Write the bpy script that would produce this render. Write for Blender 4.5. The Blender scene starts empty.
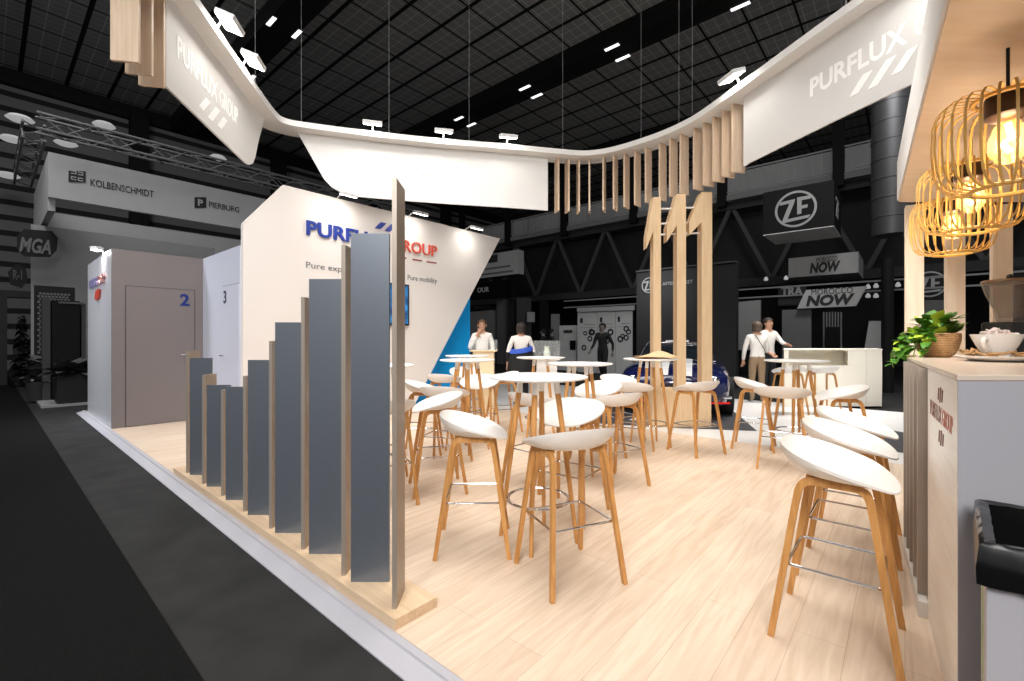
import bpy, bmesh, math, random
from mathutils import Vector, Matrix
random.seed(7)
SC = bpy.context.scene
COL = SC.collection
PI = math.pi
CAMH = 1.32; F = 455.0; CX = 512.0; HY = 339.0
U = Vector((-.757, .654, 0)).normalized(); V = Vector((U.y, -U.x, 0))
TH = math.atan2(V.y, V.x)                      # stand frame: local x = V, local y = U

def S(b, a, z=0): return V*b + U*a + Vector((0, 0, z))
def ray(px, py): return Vector(((px-CX)/F, 1, (HY-py)/F))
CAM = Vector((0, 0, CAMH))
def at_z(px, py, z=0):
    d = ray(px, py); return CAM + d*((z-CAMH)/d.z)
def at_y(px, py, Y): return CAM + ray(px, py)*Y
def at_a(px, py, a):
    d = ray(px, py); return CAM + d*(a/d.dot(U))
def at_b(px, py, b):
    d = ray(px, py); return CAM + d*(b/d.dot(V))
def ba(p): return p.dot(V), p.dot(U)
def b_on(px, a): return at_a(px, HY, a).dot(V)
def a_on(px, b): return at_b(px, HY, b).dot(U)

# ------------------------------------------------------------------ materials
def lin(c):
    out = []
    for v in c:
        v /= 255.
        out.append(v/12.92 if v <= .04045 else ((v+.055)/1.055)**2.4)
    return (*out, 1)
def g(v): return (v, v, v)
MATS = {}
def base_mat(name):
    m = bpy.data.materials.new(name); m.use_nodes = True
    nt = m.node_tree; bs = nt.nodes['Principled BSDF']
    return m, nt, bs
def mat(name, c, rough=.5, metal=0., spec=.5, emit=0., var=.04, scale=6., bump=0.):
    if name in MATS: return MATS[name]
    m, nt, bs = base_mat(name)
    col = lin(c)
    bs.inputs['Roughness'].default_value = rough
    bs.inputs['Metallic'].default_value = metal
    bs.inputs['Specular IOR Level'].default_value = spec
    tc = nt.nodes.new('ShaderNodeTexCoord'); nz = nt.nodes.new('ShaderNodeTexNoise')
    nz.inputs['Scale'].default_value = scale; nz.inputs['Detail'].default_value = 4
    nt.links.new(tc.outputs['Object'], nz.inputs['Vector'])
    mx = nt.nodes.new('ShaderNodeMix'); mx.data_type = 'RGBA'
    mx.inputs[6].default_value = tuple(x*(1-var) for x in col[:3])+(1,)
    mx.inputs[7].default_value = tuple(min(1, x*(1+var)) for x in col[:3])+(1,)
    nt.links.new(nz.outputs['Fac'], mx.inputs[0]); nt.links.new(mx.outputs[2], bs.inputs['Base Color'])
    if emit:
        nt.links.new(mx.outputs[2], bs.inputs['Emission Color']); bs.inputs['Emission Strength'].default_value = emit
    if bump:
        bp = nt.nodes.new('ShaderNodeBump'); bp.inputs['Strength'].default_value = bump; bp.inputs['Distance'].default_value = .01
        nt.links.new(nz.outputs['Fac'], bp.inputs['Height']); nt.links.new(bp.outputs['Normal'], bs.inputs['Normal'])
    MATS[name] = m; return m
def wood(name, c1, c2, grain=(1, 14, 14), scale=3., rough=.45, spec=.4):
    if name in MATS: return MATS[name]
    m, nt, bs = base_mat(name)
    tc = nt.nodes.new('ShaderNodeTexCoord'); mp = nt.nodes.new('ShaderNodeMapping')
    mp.inputs['Scale'].default_value = grain
    nz = nt.nodes.new('ShaderNodeTexNoise'); nz.inputs['Scale'].default_value = scale; nz.inputs['Detail'].default_value = 6
    nz.inputs['Distortion'].default_value = .6
    rp = nt.nodes.new('ShaderNodeValToRGB')
    rp.color_ramp.elements[0].position = .3; rp.color_ramp.elements[0].color = lin(c1)
    rp.color_ramp.elements[1].position = .7; rp.color_ramp.elements[1].color = lin(c2)
    nt.links.new(tc.outputs['Object'], mp.inputs['Vector']); nt.links.new(mp.outputs['Vector'], nz.inputs['Vector'])
    nt.links.new(nz.outputs['Fac'], rp.inputs['Fac']); nt.links.new(rp.outputs['Color'], bs.inputs['Base Color'])
    bs.inputs['Roughness'].default_value = rough; bs.inputs['Specular IOR Level'].default_value = spec
    MATS[name] = m; return m
def glass(name, c, alpha=.25, rough=.05):
    if name in MATS: return MATS[name]
    m, nt, bs = base_mat(name)
    bs.inputs['Base Color'].default_value = lin(c); bs.inputs['Roughness'].default_value = rough
    bs.inputs['Alpha'].default_value = alpha; bs.inputs['Specular IOR Level'].default_value = .8
    MATS[name] = m; return m
def emis(name, c, strength):
    if name in MATS: return MATS[name]
    m, nt, bs = base_mat(name)
    bs.inputs['Base Color'].default_value = lin(c)
    bs.inputs['Emission Color'].default_value = lin(c); bs.inputs['Emission Strength'].default_value = strength
    MATS[name] = m; return m

def planks(name, cols, pw, ph, mortar, rough=.38):
    m, nt, bs = base_mat(name)
    tc = nt.nodes.new('ShaderNodeTexCoord')
    br = nt.nodes.new('ShaderNodeTexBrick')
    br.offset = .37; br.inputs['Scale'].default_value = 1
    br.inputs['Brick Width'].default_value = pw; br.inputs['Row Height'].default_value = ph
    br.inputs['Mortar Size'].default_value = .0012; br.inputs['Mortar Smooth'].default_value = .3
    br.inputs['Color1'].default_value = lin(cols[0]); br.inputs['Color2'].default_value = lin(cols[1])
    br.inputs['Mortar'].default_value = lin(mortar)
    nt.links.new(tc.outputs['Object'], br.inputs['Vector'])
    mp = nt.nodes.new('ShaderNodeMapping'); mp.inputs['Scale'].default_value = (.9, 11, 1)
    nz = nt.nodes.new('ShaderNodeTexNoise'); nz.inputs['Scale'].default_value = 2.2; nz.inputs['Detail'].default_value = 7; nz.inputs['Distortion'].default_value = .8
    nt.links.new(tc.outputs['Object'], mp.inputs['Vector']); nt.links.new(mp.outputs['Vector'], nz.inputs['Vector'])
    rp = nt.nodes.new('ShaderNodeValToRGB')
    rp.color_ramp.elements[0].position = .32; rp.color_ramp.elements[0].color = (.80, .74, .68, 1)
    rp.color_ramp.elements[1].position = .62; rp.color_ramp.elements[1].color = (1, 1, 1, 1)
    nt.links.new(nz.outputs['Fac'], rp.inputs['Fac'])
    mx = nt.nodes.new('ShaderNodeMix'); mx.data_type = 'RGBA'; mx.blend_type = 'MULTIPLY'; mx.inputs[0].default_value = .75
    nt.links.new(br.outputs['Color'], mx.inputs[6]); nt.links.new(rp.outputs['Color'], mx.inputs[7])
    nt.links.new(mx.outputs[2], bs.inputs['Base Color'])
    bs.inputs['Roughness'].default_value = rough; bs.inputs['Specular IOR Level'].default_value = .35
    MATS[name] = m; return m

# ------------------------------------------------------------------ mesh builder
class MB:
    def __init__(s): s.v = []; s.f = []
    def add(s, vs, fs):
        o = len(s.v); s.v += [tuple(x) for x in vs]; s.f += [tuple(i+o for i in f) for f in fs]; return s
    def box(s, x0, x1, y0, y1, z0, z1, M=None):
        vs = [Vector(p) for p in ((x0,y0,z0),(x1,y0,z0),(x1,y1,z0),(x0,y1,z0),(x0,y0,z1),(x1,y0,z1),(x1,y1,z1),(x0,y1,z1))]
        if M: vs = [M@p for p in vs]
        return s.add(vs, [(0,3,2,1),(4,5,6,7),(0,1,5,4),(1,2,6,5),(2,3,7,6),(3,0,4,7)])
    def prism(s, pts, vec):
        n = len(pts); vec = Vector(vec); vs = [Vector(p) for p in pts]; vs += [p+vec for p in vs]
        nrm = Vector((0,0,0))
        for i in range(n): nrm += vs[i].cross(vs[(i+1) % n])
        fs = [tuple(range(n)), tuple(range(2*n-1, n-1, -1))] + [(i, i+n, (i+1) % n+n, (i+1) % n) for i in range(n)]
        if nrm.dot(vec) > 0: fs = [tuple(reversed(f)) for f in fs]
        return s.add(vs, fs)
    def frames(s, pts, closed=False, up=None):
        pts = [Vector(p) for p in pts]; n = len(pts); out = []
        for i in range(n):
            if closed: t = pts[(i+1) % n]-pts[i-1]
            else: t = pts[min(i+1, n-1)]-pts[max(i-1, 0)]
            t = t.normalized() if t.length else Vector((0,0,1))
            out.append(t)
        ref = Vector(up) if up else (Vector((0,0,1)) if abs(out[0].z) < .9 else Vector((1,0,0)))
        res = []
        a = (ref - out[0]*ref.dot(out[0])).normalized()
        for i in range(n):
            t = out[i]
            r = ref if up else a
            a2 = r - t*r.dot(t)
            if a2.length > 1e-5: a = a2.normalized()
            res.append((pts[i], a, t.cross(a)))
        return res
    def tube(s, pts, r, n=8, closed=False, caps=True):
        fr = s.frames(pts, closed); vs = []; fs = []; k = len(fr)
        rs = r if isinstance(r, (list, tuple)) else [r]*k
        for (p, a, b), rr in zip(fr, rs):
            for j in range(n):
                an = 2*PI*j/n; vs.append(p+a*(rr*math.cos(an))+b*(rr*math.sin(an)))
        for i in range(k if closed else k-1):
            for j in range(n):
                a0 = i*n+j; a1 = i*n+(j+1) % n; i2 = (i+1) % k
                fs.append((a0, a1, i2*n+(j+1) % n, i2*n+j))
        if caps and not closed:
            fs.append(tuple(range(n-1, -1, -1))); fs.append(tuple((k-1)*n+j for j in range(n)))
        return s.add(vs, fs)
    def sweep(s, pts, w, h, up, taper=None):
        fr = s.frames(pts, False, up); vs = []; fs = []; k = len(fr)
        for i, (p, a, b) in enumerate(fr):
            tw = 1 if not taper else taper[0]+(taper[1]-taper[0])*i/(k-1)
            for sa, sb in ((-1,-1),(1,-1),(1,1),(-1,1)): vs.append(p+a*(sa*h*tw/2)+b*(sb*w*tw/2))
        for i in range(k-1):
            for j in range(4): fs.append((i*4+j, i*4+(j+1) % 4, (i+1)*4+(j+1) % 4, (i+1)*4+j))
        fs.append((3,2,1,0)); fs.append(tuple((k-1)*4+j for j in range(4)))
        return s.add(vs, fs)
    def lathe(s, prof, n=32, c=(0,0,0)):
        c = Vector(c); vs = []; fs = []; k = len(prof)
        for r, z in prof:
            for j in range(n):
                an = 2*PI*j/n; vs.append(c+Vector((max(r, 1e-4)*math.cos(an), max(r, 1e-4)*math.sin(an), z)))
        for i in range(k-1):
            for j in range(n): fs.append((i*n+j, i*n+(j+1) % n, (i+1)*n+(j+1) % n, (i+1)*n+j))
        return s.add(vs, fs)
    def ball(s, c, rx, ry=None, rz=None, n=14, m=9):
        ry = ry or rx; rz = rz or rx; c = Vector(c); vs = []; fs = []
        for i in range(m+1):
            ph = -PI/2+PI*i/m
            for j in range(n):
                an = 2*PI*j/n; cr = max(math.cos(ph), 1e-3)
                vs.append(c+Vector((rx*cr*math.cos(an), ry*cr*math.sin(an), rz*math.sin(ph))))
        for i in range(m):
            for j in range(n): fs.append((i*n+j, i*n+(j+1) % n, (i+1)*n+(j+1) % n, (i+1)*n+j))
        return s.add(vs, fs)
    def xf(s, M): s.v = [tuple(M @ Vector(p)) for p in s.v]; return s
    def build(s, name, m, parent=None, smooth=False, bevel=0, label=None, flip=False):
        me = bpy.data.meshes.new(name); me.from_pydata(s.v, [], s.f); me.validate()
        bm = bmesh.new(); bm.from_mesh(me)
        bmesh.ops.remove_doubles(bm, verts=bm.verts, dist=1e-5)
        bmesh.ops.recalc_face_normals(bm, faces=bm.faces)
        bm.to_mesh(me); bm.free()
        o = bpy.data.objects.new(name, me); COL.objects.link(o)
        if m: me.materials.append(m)
        if parent: o.parent = parent
        if smooth:
            for p in me.polygons: p.use_smooth = True
            me.set_sharp_from_angle(angle=math.radians(40))
        if bevel:
            md = o.modifiers.new('bevel', 'BEVEL'); md.width = bevel; md.segments = 2; md.limit_method = 'ANGLE'
        if label: o['label'] = label
        return o
def tag(o, label, cat, group=None, kind=None):
    if label: o['label'] = label
    if cat: o['category'] = cat
    if group: o['group'] = group
    if kind: o['kind'] = kind
    return o
def thing(name, label, cat, loc=(0,0,0), rz=0, group=None):
    o = bpy.data.objects.new(name, None); COL.objects.link(o); o.empty_display_size = .1
    o.location = loc; o.rotation_euler = (0, 0, rz); return tag(o, label, cat, group)
def structure(o): o['kind'] = 'structure'; return o
def place(o, loc, rz=0): o.location = loc; o.rotation_euler = (0, 0, rz); return o
def dup(root, loc, rz, label, group=None):
    r = root.copy(); COL.objects.link(r); r.location = loc; r.rotation_euler = (0, 0, rz); r['label'] = label
    if group: r['group'] = group
    for ch in list(root.children):
        c = ch.copy(); COL.objects.link(c); c.parent = r
        for gc in ch.children:
            d = gc.copy(); COL.objects.link(d); d.parent = c
    return r
def rotf(fx, fy): return math.atan2(-fx, fy)      # turns local +y to (fx, fy)

def text(name, s, m, parent, o, right, up, w=None, h=None, ext=.006, bold=0., align='L', shear=0., label=None):
    """lettering as a mesh: o lower-left corner, scaled to width w and/or cap height h"""
    cu = bpy.data.curves.new('txt', 'FONT'); cu.body = s; cu.offset = bold; cu.extrude = 0; cu.shear = shear
    cu.resolution_u = 3
    ob = bpy.data.objects.new('txt', cu); COL.objects.link(ob)
    dg = bpy.context.evaluated_depsgraph_get()
    me = bpy.data.meshes.new_from_object(ob.evaluated_get(dg))
    vs = [v.co.copy() for v in me.vertices]; fs = [tuple(p.vertices) for p in me.polygons]
    bpy.data.objects.remove(ob); bpy.data.meshes.remove(me)
    x0 = min(v.x for v in vs); x1 = max(v.x for v in vs); y0 = min(v.y for v in vs if True); y1 = max(v.y for v in vs)
    cap = .727
    sy = (h/cap) if h else w/(x1-x0)
    sx = (w/(x1-x0)) if w else sy
    right = Vector(right).normalized(); up = Vector(up).normalized(); nr = right.cross(up)
    o = Vector(o); b = MB(); off = 0 if align == 'L' else -(x1-x0)*sx/2
    P = [o+right*((v.x-x0)*sx+off)+up*(v.y*sy) for v in vs]
    n = len(P); b.v = [tuple(p+nr*ext) for p in P] + [tuple(p-nr*.001) for p in P]
    b.f = list(fs)
    cnt = {}
    for f in fs:
        for i in range(len(f)):
            e = (f[i], f[(i+1) % len(f)]); cnt[e] = 1
    for e in list(cnt):
        if (e[1], e[0]) not in cnt: b.f.append((e[1], e[0], e[0]+n, e[1]+n))
    me = bpy.data.meshes.new(name); me.from_pydata(b.v, [], b.f); me.validate()
    ob = bpy.data.objects.new(name, me); COL.objects.link(ob); me.materials.append(m)
    if parent: ob.parent = parent
    if label: ob['label'] = label
    return ob
def slashes(name, m, parent, o, right, up, h, n=3, wid=.42, gap=.75, lean=.8, ext=.006, mats=None):
    """the brand's slanted strokes"""
    right = Vector(right).normalized(); up = Vector(up).normalized(); nr = right.cross(up); o = Vector(o); b = MB()
    for i in range(n):
        q = o+right*(i*gap*h)
        hh = h*(1, 1.25, 1)[i % 3]; q = q-up*((hh-h)/2)-right*(lean*(hh-h)/2)
        b.prism([q, q+right*wid*h, q+right*(wid*h+lean*hh)+up*hh, q+right*lean*hh+up*hh], nr*ext)
    return b.build(name, m, parent)

# palette
M_FLOOR = planks('pale_oak_planks', ((230, 211, 190), (221, 199, 176)), 2.4, .19, (190, 164, 138))
M_WHITE = mat('white_laminate', (236, 234, 230), .45, var=.01)
M_WHITE2 = mat('white_fascia', (226, 224, 221), .55, var=.01)
M_LETW = mat('white_letter_glow', (255, 254, 252), .5, var=0, emit=.10)  # faint glow put in so the letters stand out on white panels
M_LEDGE = mat('white_edge', (184, 183, 190), .4, var=.03)
M_FIN = mat('brushed_grey_metal', (116, 123, 133), .36, metal=.5, var=.03, scale=30)
M_FIN2 = mat('taupe_metal', (176, 164, 152), .42, metal=.3, var=.04)
M_BOARD = wood('base_oak', (214, 184, 150), (230, 203, 170), (14, 1, 14))
M_SLAT = wood('slat_oak', (216, 188, 160), (231, 207, 180), (14, 14, 1))
M_PILL = wood('pillar_oak', (222, 188, 146), (234, 205, 166), (14, 14, 1))
M_LEG = wood('oiled_oak', (188, 132, 72), (214, 160, 96), (10, 10, 1), 5, .4)
M_SEAT = mat('white_shell', (238, 235, 231), .42, var=.01)
M_CHROME = mat('chrome', (215, 215, 218), .12, metal=1., var=.01)
M_NAVY = mat('navy_letter', (40, 62, 150), .4)
M_RED = mat('red_letter', (214, 84, 66), .4)
M_GREYT = mat('grey_letter', (110, 110, 112), .5)
M_BLUE = mat('blue_panel_glow', (0, 140, 204), .5, var=.02, emit=.22)  # faint glow added to brighten the blue wall, which lies in shade
M_TAUPE = mat('taupe_panel', (126, 117, 115), .5, var=.02)
M_CABSIDE = mat('silver_panel', (212, 213, 219), .3, metal=.25, var=.02)
M_LILAC = mat('pale_lilac_panel', (200, 203, 216), .45, var=.01)
M_BLACK = mat('black', (10, 10, 10), .55, var=.1)
M_CARPET = mat('black_carpet', (25, 25, 25), .95, spec=.05, var=.3, scale=70, bump=.5)
M_CONC = mat('scuffed_concrete', (50, 50, 50), .85, spec=.12, var=.5, scale=3.5)
M_HALL = [mat('hall_grey_%d' % v, g(v), .7, spec=.25, var=.06) for v in range(0, 260, 20)]
def H(v): return M_HALL[min(12, max(0, int(round(v/20))))]
# ================================================================== setting
FH = -.04                                        # hall floor level; the platform stands at 0
o = MB().box(-14, 44, -14, 40, FH-.1, FH).build('hall_floor', M_CONC); place(o, (0,0,0), TH); structure(o)
o = MB().box(-12, .566, -12, 30, FH, FH+.006).build('carpet_floor', M_CARPET); place(o, (0,0,0), TH); structure(o)
o = MB().box(1.21, 6.32, -3, 11.4, FH-.02, 0).build('floor', M_FLOOR); place(o, (0,0,0), TH); structure(o)
o = MB().prism([(1.208,-3,0),(1.172,-3,0),(1.168,-3,-.010),(1.088,-3,FH+.006),(1.088,-3,FH+.001),(1.09,-3,FH-.02),(1.208,-3,FH-.02)], (0, 14.5, 0)).build('trim_1', M_LEDGE); place(o, (0,0,0), TH); structure(o)
M_PLINTH = mat('white_plinth_floor', (226, 224, 221), .4, var=.02)
o = MB().box(6.32, 10.8, -3, 9.4, FH-.02, -.001).build('plinth_floor', M_PLINTH); place(o, (0,0,0), TH); structure(o)
# dark mats on the white plinth
M_MAT = mat('charcoal_mat', (62, 62, 66), .6, var=.08)
def floor_poly(name, pts, z, h, m):
    q = [at_z(x, y, z) for x, y in pts]
    return MB().prism(q, (0, 0, h)).build(name, m)
o = floor_poly('car_mat', [(600, 423.5), (640, 426), (690, 428.5), (757, 431), (733, 411), (712, 398), (640, 396), (600, 408)], 0, .004, M_MAT)
tag(o, 'charcoal mat on the white plinth under the dark blue car', 'mat')
slashes('slash_mark', M_PLINTH, o, at_z(629, 420, .004), (1, -.15, 0), (.35, 1, 0), .62, n=3, wid=.34, gap=.62, lean=.3, ext=.003)
o = floor_poly('corner_mat', [(842, 431), (884, 429), (960, 443), (960, 463), (892, 451)], 0, .004, M_MAT)
tag(o, 'charcoal mat on the white plinth behind the bar stools', 'mat')

# ceiling: tiles with dark joints
m, nt, bs = base_mat('ceiling_tiles')
tc = nt.nodes.new('ShaderNodeTexCoord'); sp = nt.nodes.new('ShaderNodeSeparateXYZ'); nt.links.new(tc.outputs['Object'], sp.inputs[0])
def band(axis, period, width, off=0.):
    a = nt.nodes.new('ShaderNodeMath'); a.operation = 'ADD'; a.inputs[1].default_value = 500*period+off; nt.links.new(sp.outputs[axis], a.inputs[0])
    b = nt.nodes.new('ShaderNodeMath'); b.operation = 'MODULO'; b.inputs[1].default_value = period; nt.links.new(a.outputs[0], b.inputs[0])
    c = nt.nodes.new('ShaderNodeMath'); c.operation = 'LESS_THAN'; c.inputs[1].default_value = width; nt.links.new(b.outputs[0], c.inputs[0]); return c
def both(a, b):
    c = nt.nodes.new('ShaderNodeMath'); c.operation = 'MAXIMUM'; nt.links.new(a.outputs[0], c.inputs[0]); nt.links.new(b.outputs[0], c.inputs[1]); return c
dark = both(band(0, 1.2, .12, .44), band(1, 1.2, .06))
light = both(band(0, .4, .022, .01), band(1, .3, .02, .12))
m1 = nt.nodes.new('ShaderNodeMix'); m1.data_type = 'RGBA'; m1.inputs[6].default_value = lin(g(138)); m1.inputs[7].default_value = lin(g(186))
nt.links.new(light.outputs[0], m1.inputs[0])
m2 = nt.nodes.new('ShaderNodeMix'); m2.data_type = 'RGBA'; m2.inputs[7].default_value = lin(g(12))
nt.links.new(m1.outputs[2], m2.inputs[6]); nt.links.new(dark.outputs[0], m2.inputs[0]); nt.links.new(m2.outputs[2], bs.inputs['Base Color'])
bs.inputs['Roughness'].default_value = .8; bs.inputs['Specular IOR Level'].default_value = .2
CZ = 11.0
o = MB().box(-14, 44, -14, 40, CZ, CZ+.2).build('ceiling', m); place(o, (0,0,0), TH); structure(o)
for i, b0 in enumerate((-1.7, 5.7, 13.1, 20.5)):
    o = MB().box(b0-.42, b0+.42, -10, 24.4, CZ-.55, CZ-.001).build('ceiling_beam', H(20)); place(o, (0,0,0), TH); structure(o)
    if i in (1, 2):
        for k in range(7):
            for s in (-1, 1):
                a0 = 3.5*k+(-.1 if i == 2 else -.3)
                t = thing('strip_lamp', 'small bright strip lamp under the dark hall beams', 'lamp', S(b0+s*.36, a0, CZ-.62), TH, 'strip lamps under the hall beams')
                MB().box(-.07, .07, -.26, .26, .02, .07).build('housing', H(40), t)
                MB().box(-.055, .055, -.24, .24, 0, .02).build('tube', emis('strip_glow', (235, 235, 235), 1.6), t)
# louvred hall wall
m, nt, bs = base_mat('louvre_wall')
tc = nt.nodes.new('ShaderNodeTexCoord'); sp = nt.nodes.new('ShaderNodeSeparateXYZ'); nt.links.new(tc.outputs['Object'], sp.inputs[0])
d1 = band(2, .56, .2)
m1 = nt.nodes.new('ShaderNodeMix'); m1.data_type = 'RGBA'; m1.inputs[6].default_value = lin(g(122)); m1.inputs[7].default_value = lin(g(30))
nt.links.new(d1.outputs[0], m1.inputs[0]); nt.links.new(m1.outputs[2], bs.inputs['Base Color']); bs.inputs['Roughness'].default_value = .8
o = MB().box(-14, 44, 24.5, 24.8, 0, CZ).build('wall_left', m); place(o, (0,0,0), TH); structure(o)
o = MB().box(-14, 44, 24.2, 24.5, CZ-.55, CZ).build('trim_2', H(20)); place(o, (0,0,0), TH); structure(o)
for k in range(6):
    o = MB().box(-1.4+5.6*k-.3, -1.4+5.6*k+.3, 24.0, 24.5, 0, CZ-.3).build('wall_column', H(20)); place(o, (0,0,0), TH); structure(o)
o = MB().box(30, 30.3, -14, 40, 0, CZ).build('wall_right', H(40)); place(o, (0,0,0), TH); structure(o)

# ---------------------------------------------------------------- gallery on the far side
GB = 21.4
o = thing('gallery', 'dark steel gallery with zigzag truss and railed walkway on top', 'gallery', S(GB, 0, 0), TH)
MB().box(-.15, .15, -12, 23.5, 3.55, 3.9).build('lower_chord', H(60), o)
MB().box(-.15, .15, -12, 23.5, 6.95, 7.25).build('upper_chord', H(60), o)
MB().box(-.6, 2.5, -12, 23.5, 7.25, 7.5).build('walkway', H(140), o)
MB().box(.8, .9, -12, 23.5, 3.9, 6.95).build('dark_cladding', H(40), o)
d = MB()
for k in range(-6, 4):
    a0 = 13.5+3.1*k
    d.sweep([(0, a0, 3.8), (0, a0+1.5, 7.05)], .16, .16, (1, 0, 0)); d.sweep([(0, a0, 3.8), (0, a0-1.5, 7.05)], .16, .16, (1, 0, 0))
d.build('lattice_truss', H(70), o)
r = MB()
r.box(-.55, -.5, -12, 23.5, 8.45, 8.5).box(-.55, -.5, -12, 23.5, 7.6, 7.64)
for k in range(120): r.box(-.54, -.515, -11.8+.29*k, -11.78+.29*k, 7.6, 8.48)
r.build('railing', H(180), o)
for k in range(9):
    MB().box(-.75, -.45, -10.6+4.1*k, -10.25+4.1*k, 7.0, CZ).build('column', H(20), o)
w = MB().box(2.4, 2.5, -12, 23.5, 7.5, 9.4).build('grey_panel', H(220), o)
for k in range(6):
    MB().box(-.2, .2, -9+6.2*k, -8.6+6.2*k, 0, 3.6).build('column', H(40), o)

# ---------------------------------------------------------------- branded back wall of the stand
WA = 7.05
wall = MB().prism([(2.37,0,0),(2.37,0,2.95),(2.92,0,3.63),(7.74,0,3.63),(5.28,0,0)], (0,.08,0)).build('wall_back', mat('stand_wall_white', (229, 222, 217), .6, var=.01))
place(wall, S(0, WA), TH); structure(wall)
R_, UP_ = (1,0,0), (0,0,1)
text('lettering', 'PURFLUX', M_NAVY, wall, (3.26,-.001,2.95), R_, UP_, w=1.52, h=.225, ext=.03, bold=.022)
text('lettering', 'GROUP', M_RED, wall, (4.84,-.001,2.95), R_, UP_, w=1.02, h=.225, ext=.03, bold=-.004)
slashes('slash_mark', M_NAVY, wall, (4.47,-.001,3.27), R_, UP_, .12, wid=.9, gap=1.75, lean=.95, ext=.03)
text('lettering', 'Pure expertise', M_GREYT, wall, (3.26,-.001,2.43), R_, UP_, w=.98, h=.10, ext=.006, bold=-.006)
text('lettering', 'Pure mobility', M_GREYT, wall, (5.17,-.001,2.43), R_, UP_, w=.70, h=.10, ext=.006, bold=-.006)
lb = MB()
for b0, w0 in ((4.92, .22), (5.28, .22), (5.62, .24)):
    lb.box(b0, b0+w0, -.008, 0, 2.815, 2.84)
lb.build('brand_mark', mat('brand_marks', (150, 60, 60), .5), wall)
# television
bx = b_on(409.2, WA-.06)
t = thing('wall_television', 'flat television showing a blue picture, mounted on the white wall', 'television', S(0, WA, 0), TH)
MB().box(bx-1.28, bx, -.06, -.004, 1.57, 2.33).build('casing', M_BLACK, t, bevel=.004)
m, nt, bs = base_mat('tv_picture')
tc = nt.nodes.new('ShaderNodeTexCoord'); nz = nt.nodes.new('ShaderNodeTexNoise'); nz.inputs['Scale'].default_value = 4.
nt.links.new(tc.outputs['Object'], nz.inputs['Vector']); rp = nt.nodes.new('ShaderNodeValToRGB')
rp.color_ramp.elements[0].position = .4; rp.color_ramp.elements[0].color = lin((18, 60, 110)); rp.color_ramp.elements[1].position = .65; rp.color_ramp.elements[1].color = lin((70, 160, 225))
nt.links.new(nz.outputs['Fac'], rp.inputs['Fac']); nt.links.new(rp.outputs['Color'], bs.inputs['Emission Color']); bs.inputs['Emission Strength'].default_value = .9; bs.inputs['Base Color'].default_value = (0,0,0,1)
MB().box(bx-1.25, bx-.03, -.064, -.059, 1.60, 2.30).build('screen', m, t)
# blue wall behind the slanted edge
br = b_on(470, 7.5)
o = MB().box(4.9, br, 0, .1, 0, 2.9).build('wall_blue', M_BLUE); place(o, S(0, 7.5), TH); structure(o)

# cabin with numbered doors
o = MB().box(1.21, 1.27, .061, 2.37, 0, 2.655).build('wall_cabin_side', M_CABSIDE); place(o, S(0, 8.81), TH); structure(o)
M_SLV = mat('silver_violet', (150, 146, 186), .3, metal=.4)
lg = text('lettering', 'PURFLUX', M_SLV, o, (1.209, 1.95, 2.20), (0,-1,0), UP_, w=.85, h=.14, ext=.03, bold=.02)
text('lettering', 'GROUP', mat('silver_rose', (196, 150, 146), .3, metal=.4), o, (1.209, 1.05, 2.20), (0,-1,0), UP_, w=.55, h=.14, ext=.03)
slashes('slash_mark', M_RED, o, (1.209, 1.35, 1.97), (0,-1,0), UP_, .14, wid=.5, gap=1., lean=.8, ext=.03)
o = MB().box(1.215, 2.44, 0, .06, 0, 2.65).build('wall_cabin_front', M_TAUPE); place(o, S(0, 8.81), TH); structure(o)
o = MB().box(2.36, 2.42, 7.05+.08, 8.81, 0, 2.65).build('wall_cabin_inner', M_LILAC); place(o, S(0, 0), TH); structure(o)
def handle(parent, M):
    b = MB().tube([(0,0,0),(0,-.05,0)], .012, 8).tube([(0,-.05,0),(-.12,-.05,0)], .010, 8); b.xf(M); return b.build('door_handle', M_CHROME, parent, smooth=True)
d = MB().box(1.375, 2.235, -.012, -.001, .01, 2.11).build('door_1', M_TAUPE); place(d, S(0, 8.81), TH); structure(d)
MB().box(1.362, 1.375, -.004, 0, 0, 2.123).box(2.235, 2.248, -.004, 0, 0, 2.123).box(1.362, 2.248, -.004, 0, 2.11, 2.123).build('door_gap', mat('door_gap', (84, 80, 80), .6), d)
M_DIG = mat('deep_navy_digit', (22, 46, 118), .5)
text('lettering', '2', M_DIG, d, (2.04,-.012,1.86), R_, UP_, w=.13, h=.19, ext=.004, bold=.03)
handle(d, Matrix.Translation((2.16, -.012, 1.07)))
d = MB().box(-.012, -.001, 7.15, 7.83, .01, 2.11).build('door_2', M_LILAC); place(d, S(2.36, 0), TH); structure(d)
MB().box(-.004, 0, 7.83, 7.842, 0, 2.12).box(-.004, 0, 7.15, 7.842, 2.11, 2.12).build('door_gap', mat('door_gap2', (120, 120, 130), .6), d)
text('lettering', '3', mat('dark_navy_digit', (30, 40, 70), .5), d, (-.012, 7.77, 1.86), (0,-1,0), UP_, w=.12, h=.19, ext=.004, bold=.02)
handle(d, Matrix.Translation((-.012, 7.78, 1.07)) @ Matrix.Rotation(-PI/2, 4, 'Z') @ Matrix.Scale(-1, 4, (1,0,0)))

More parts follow.
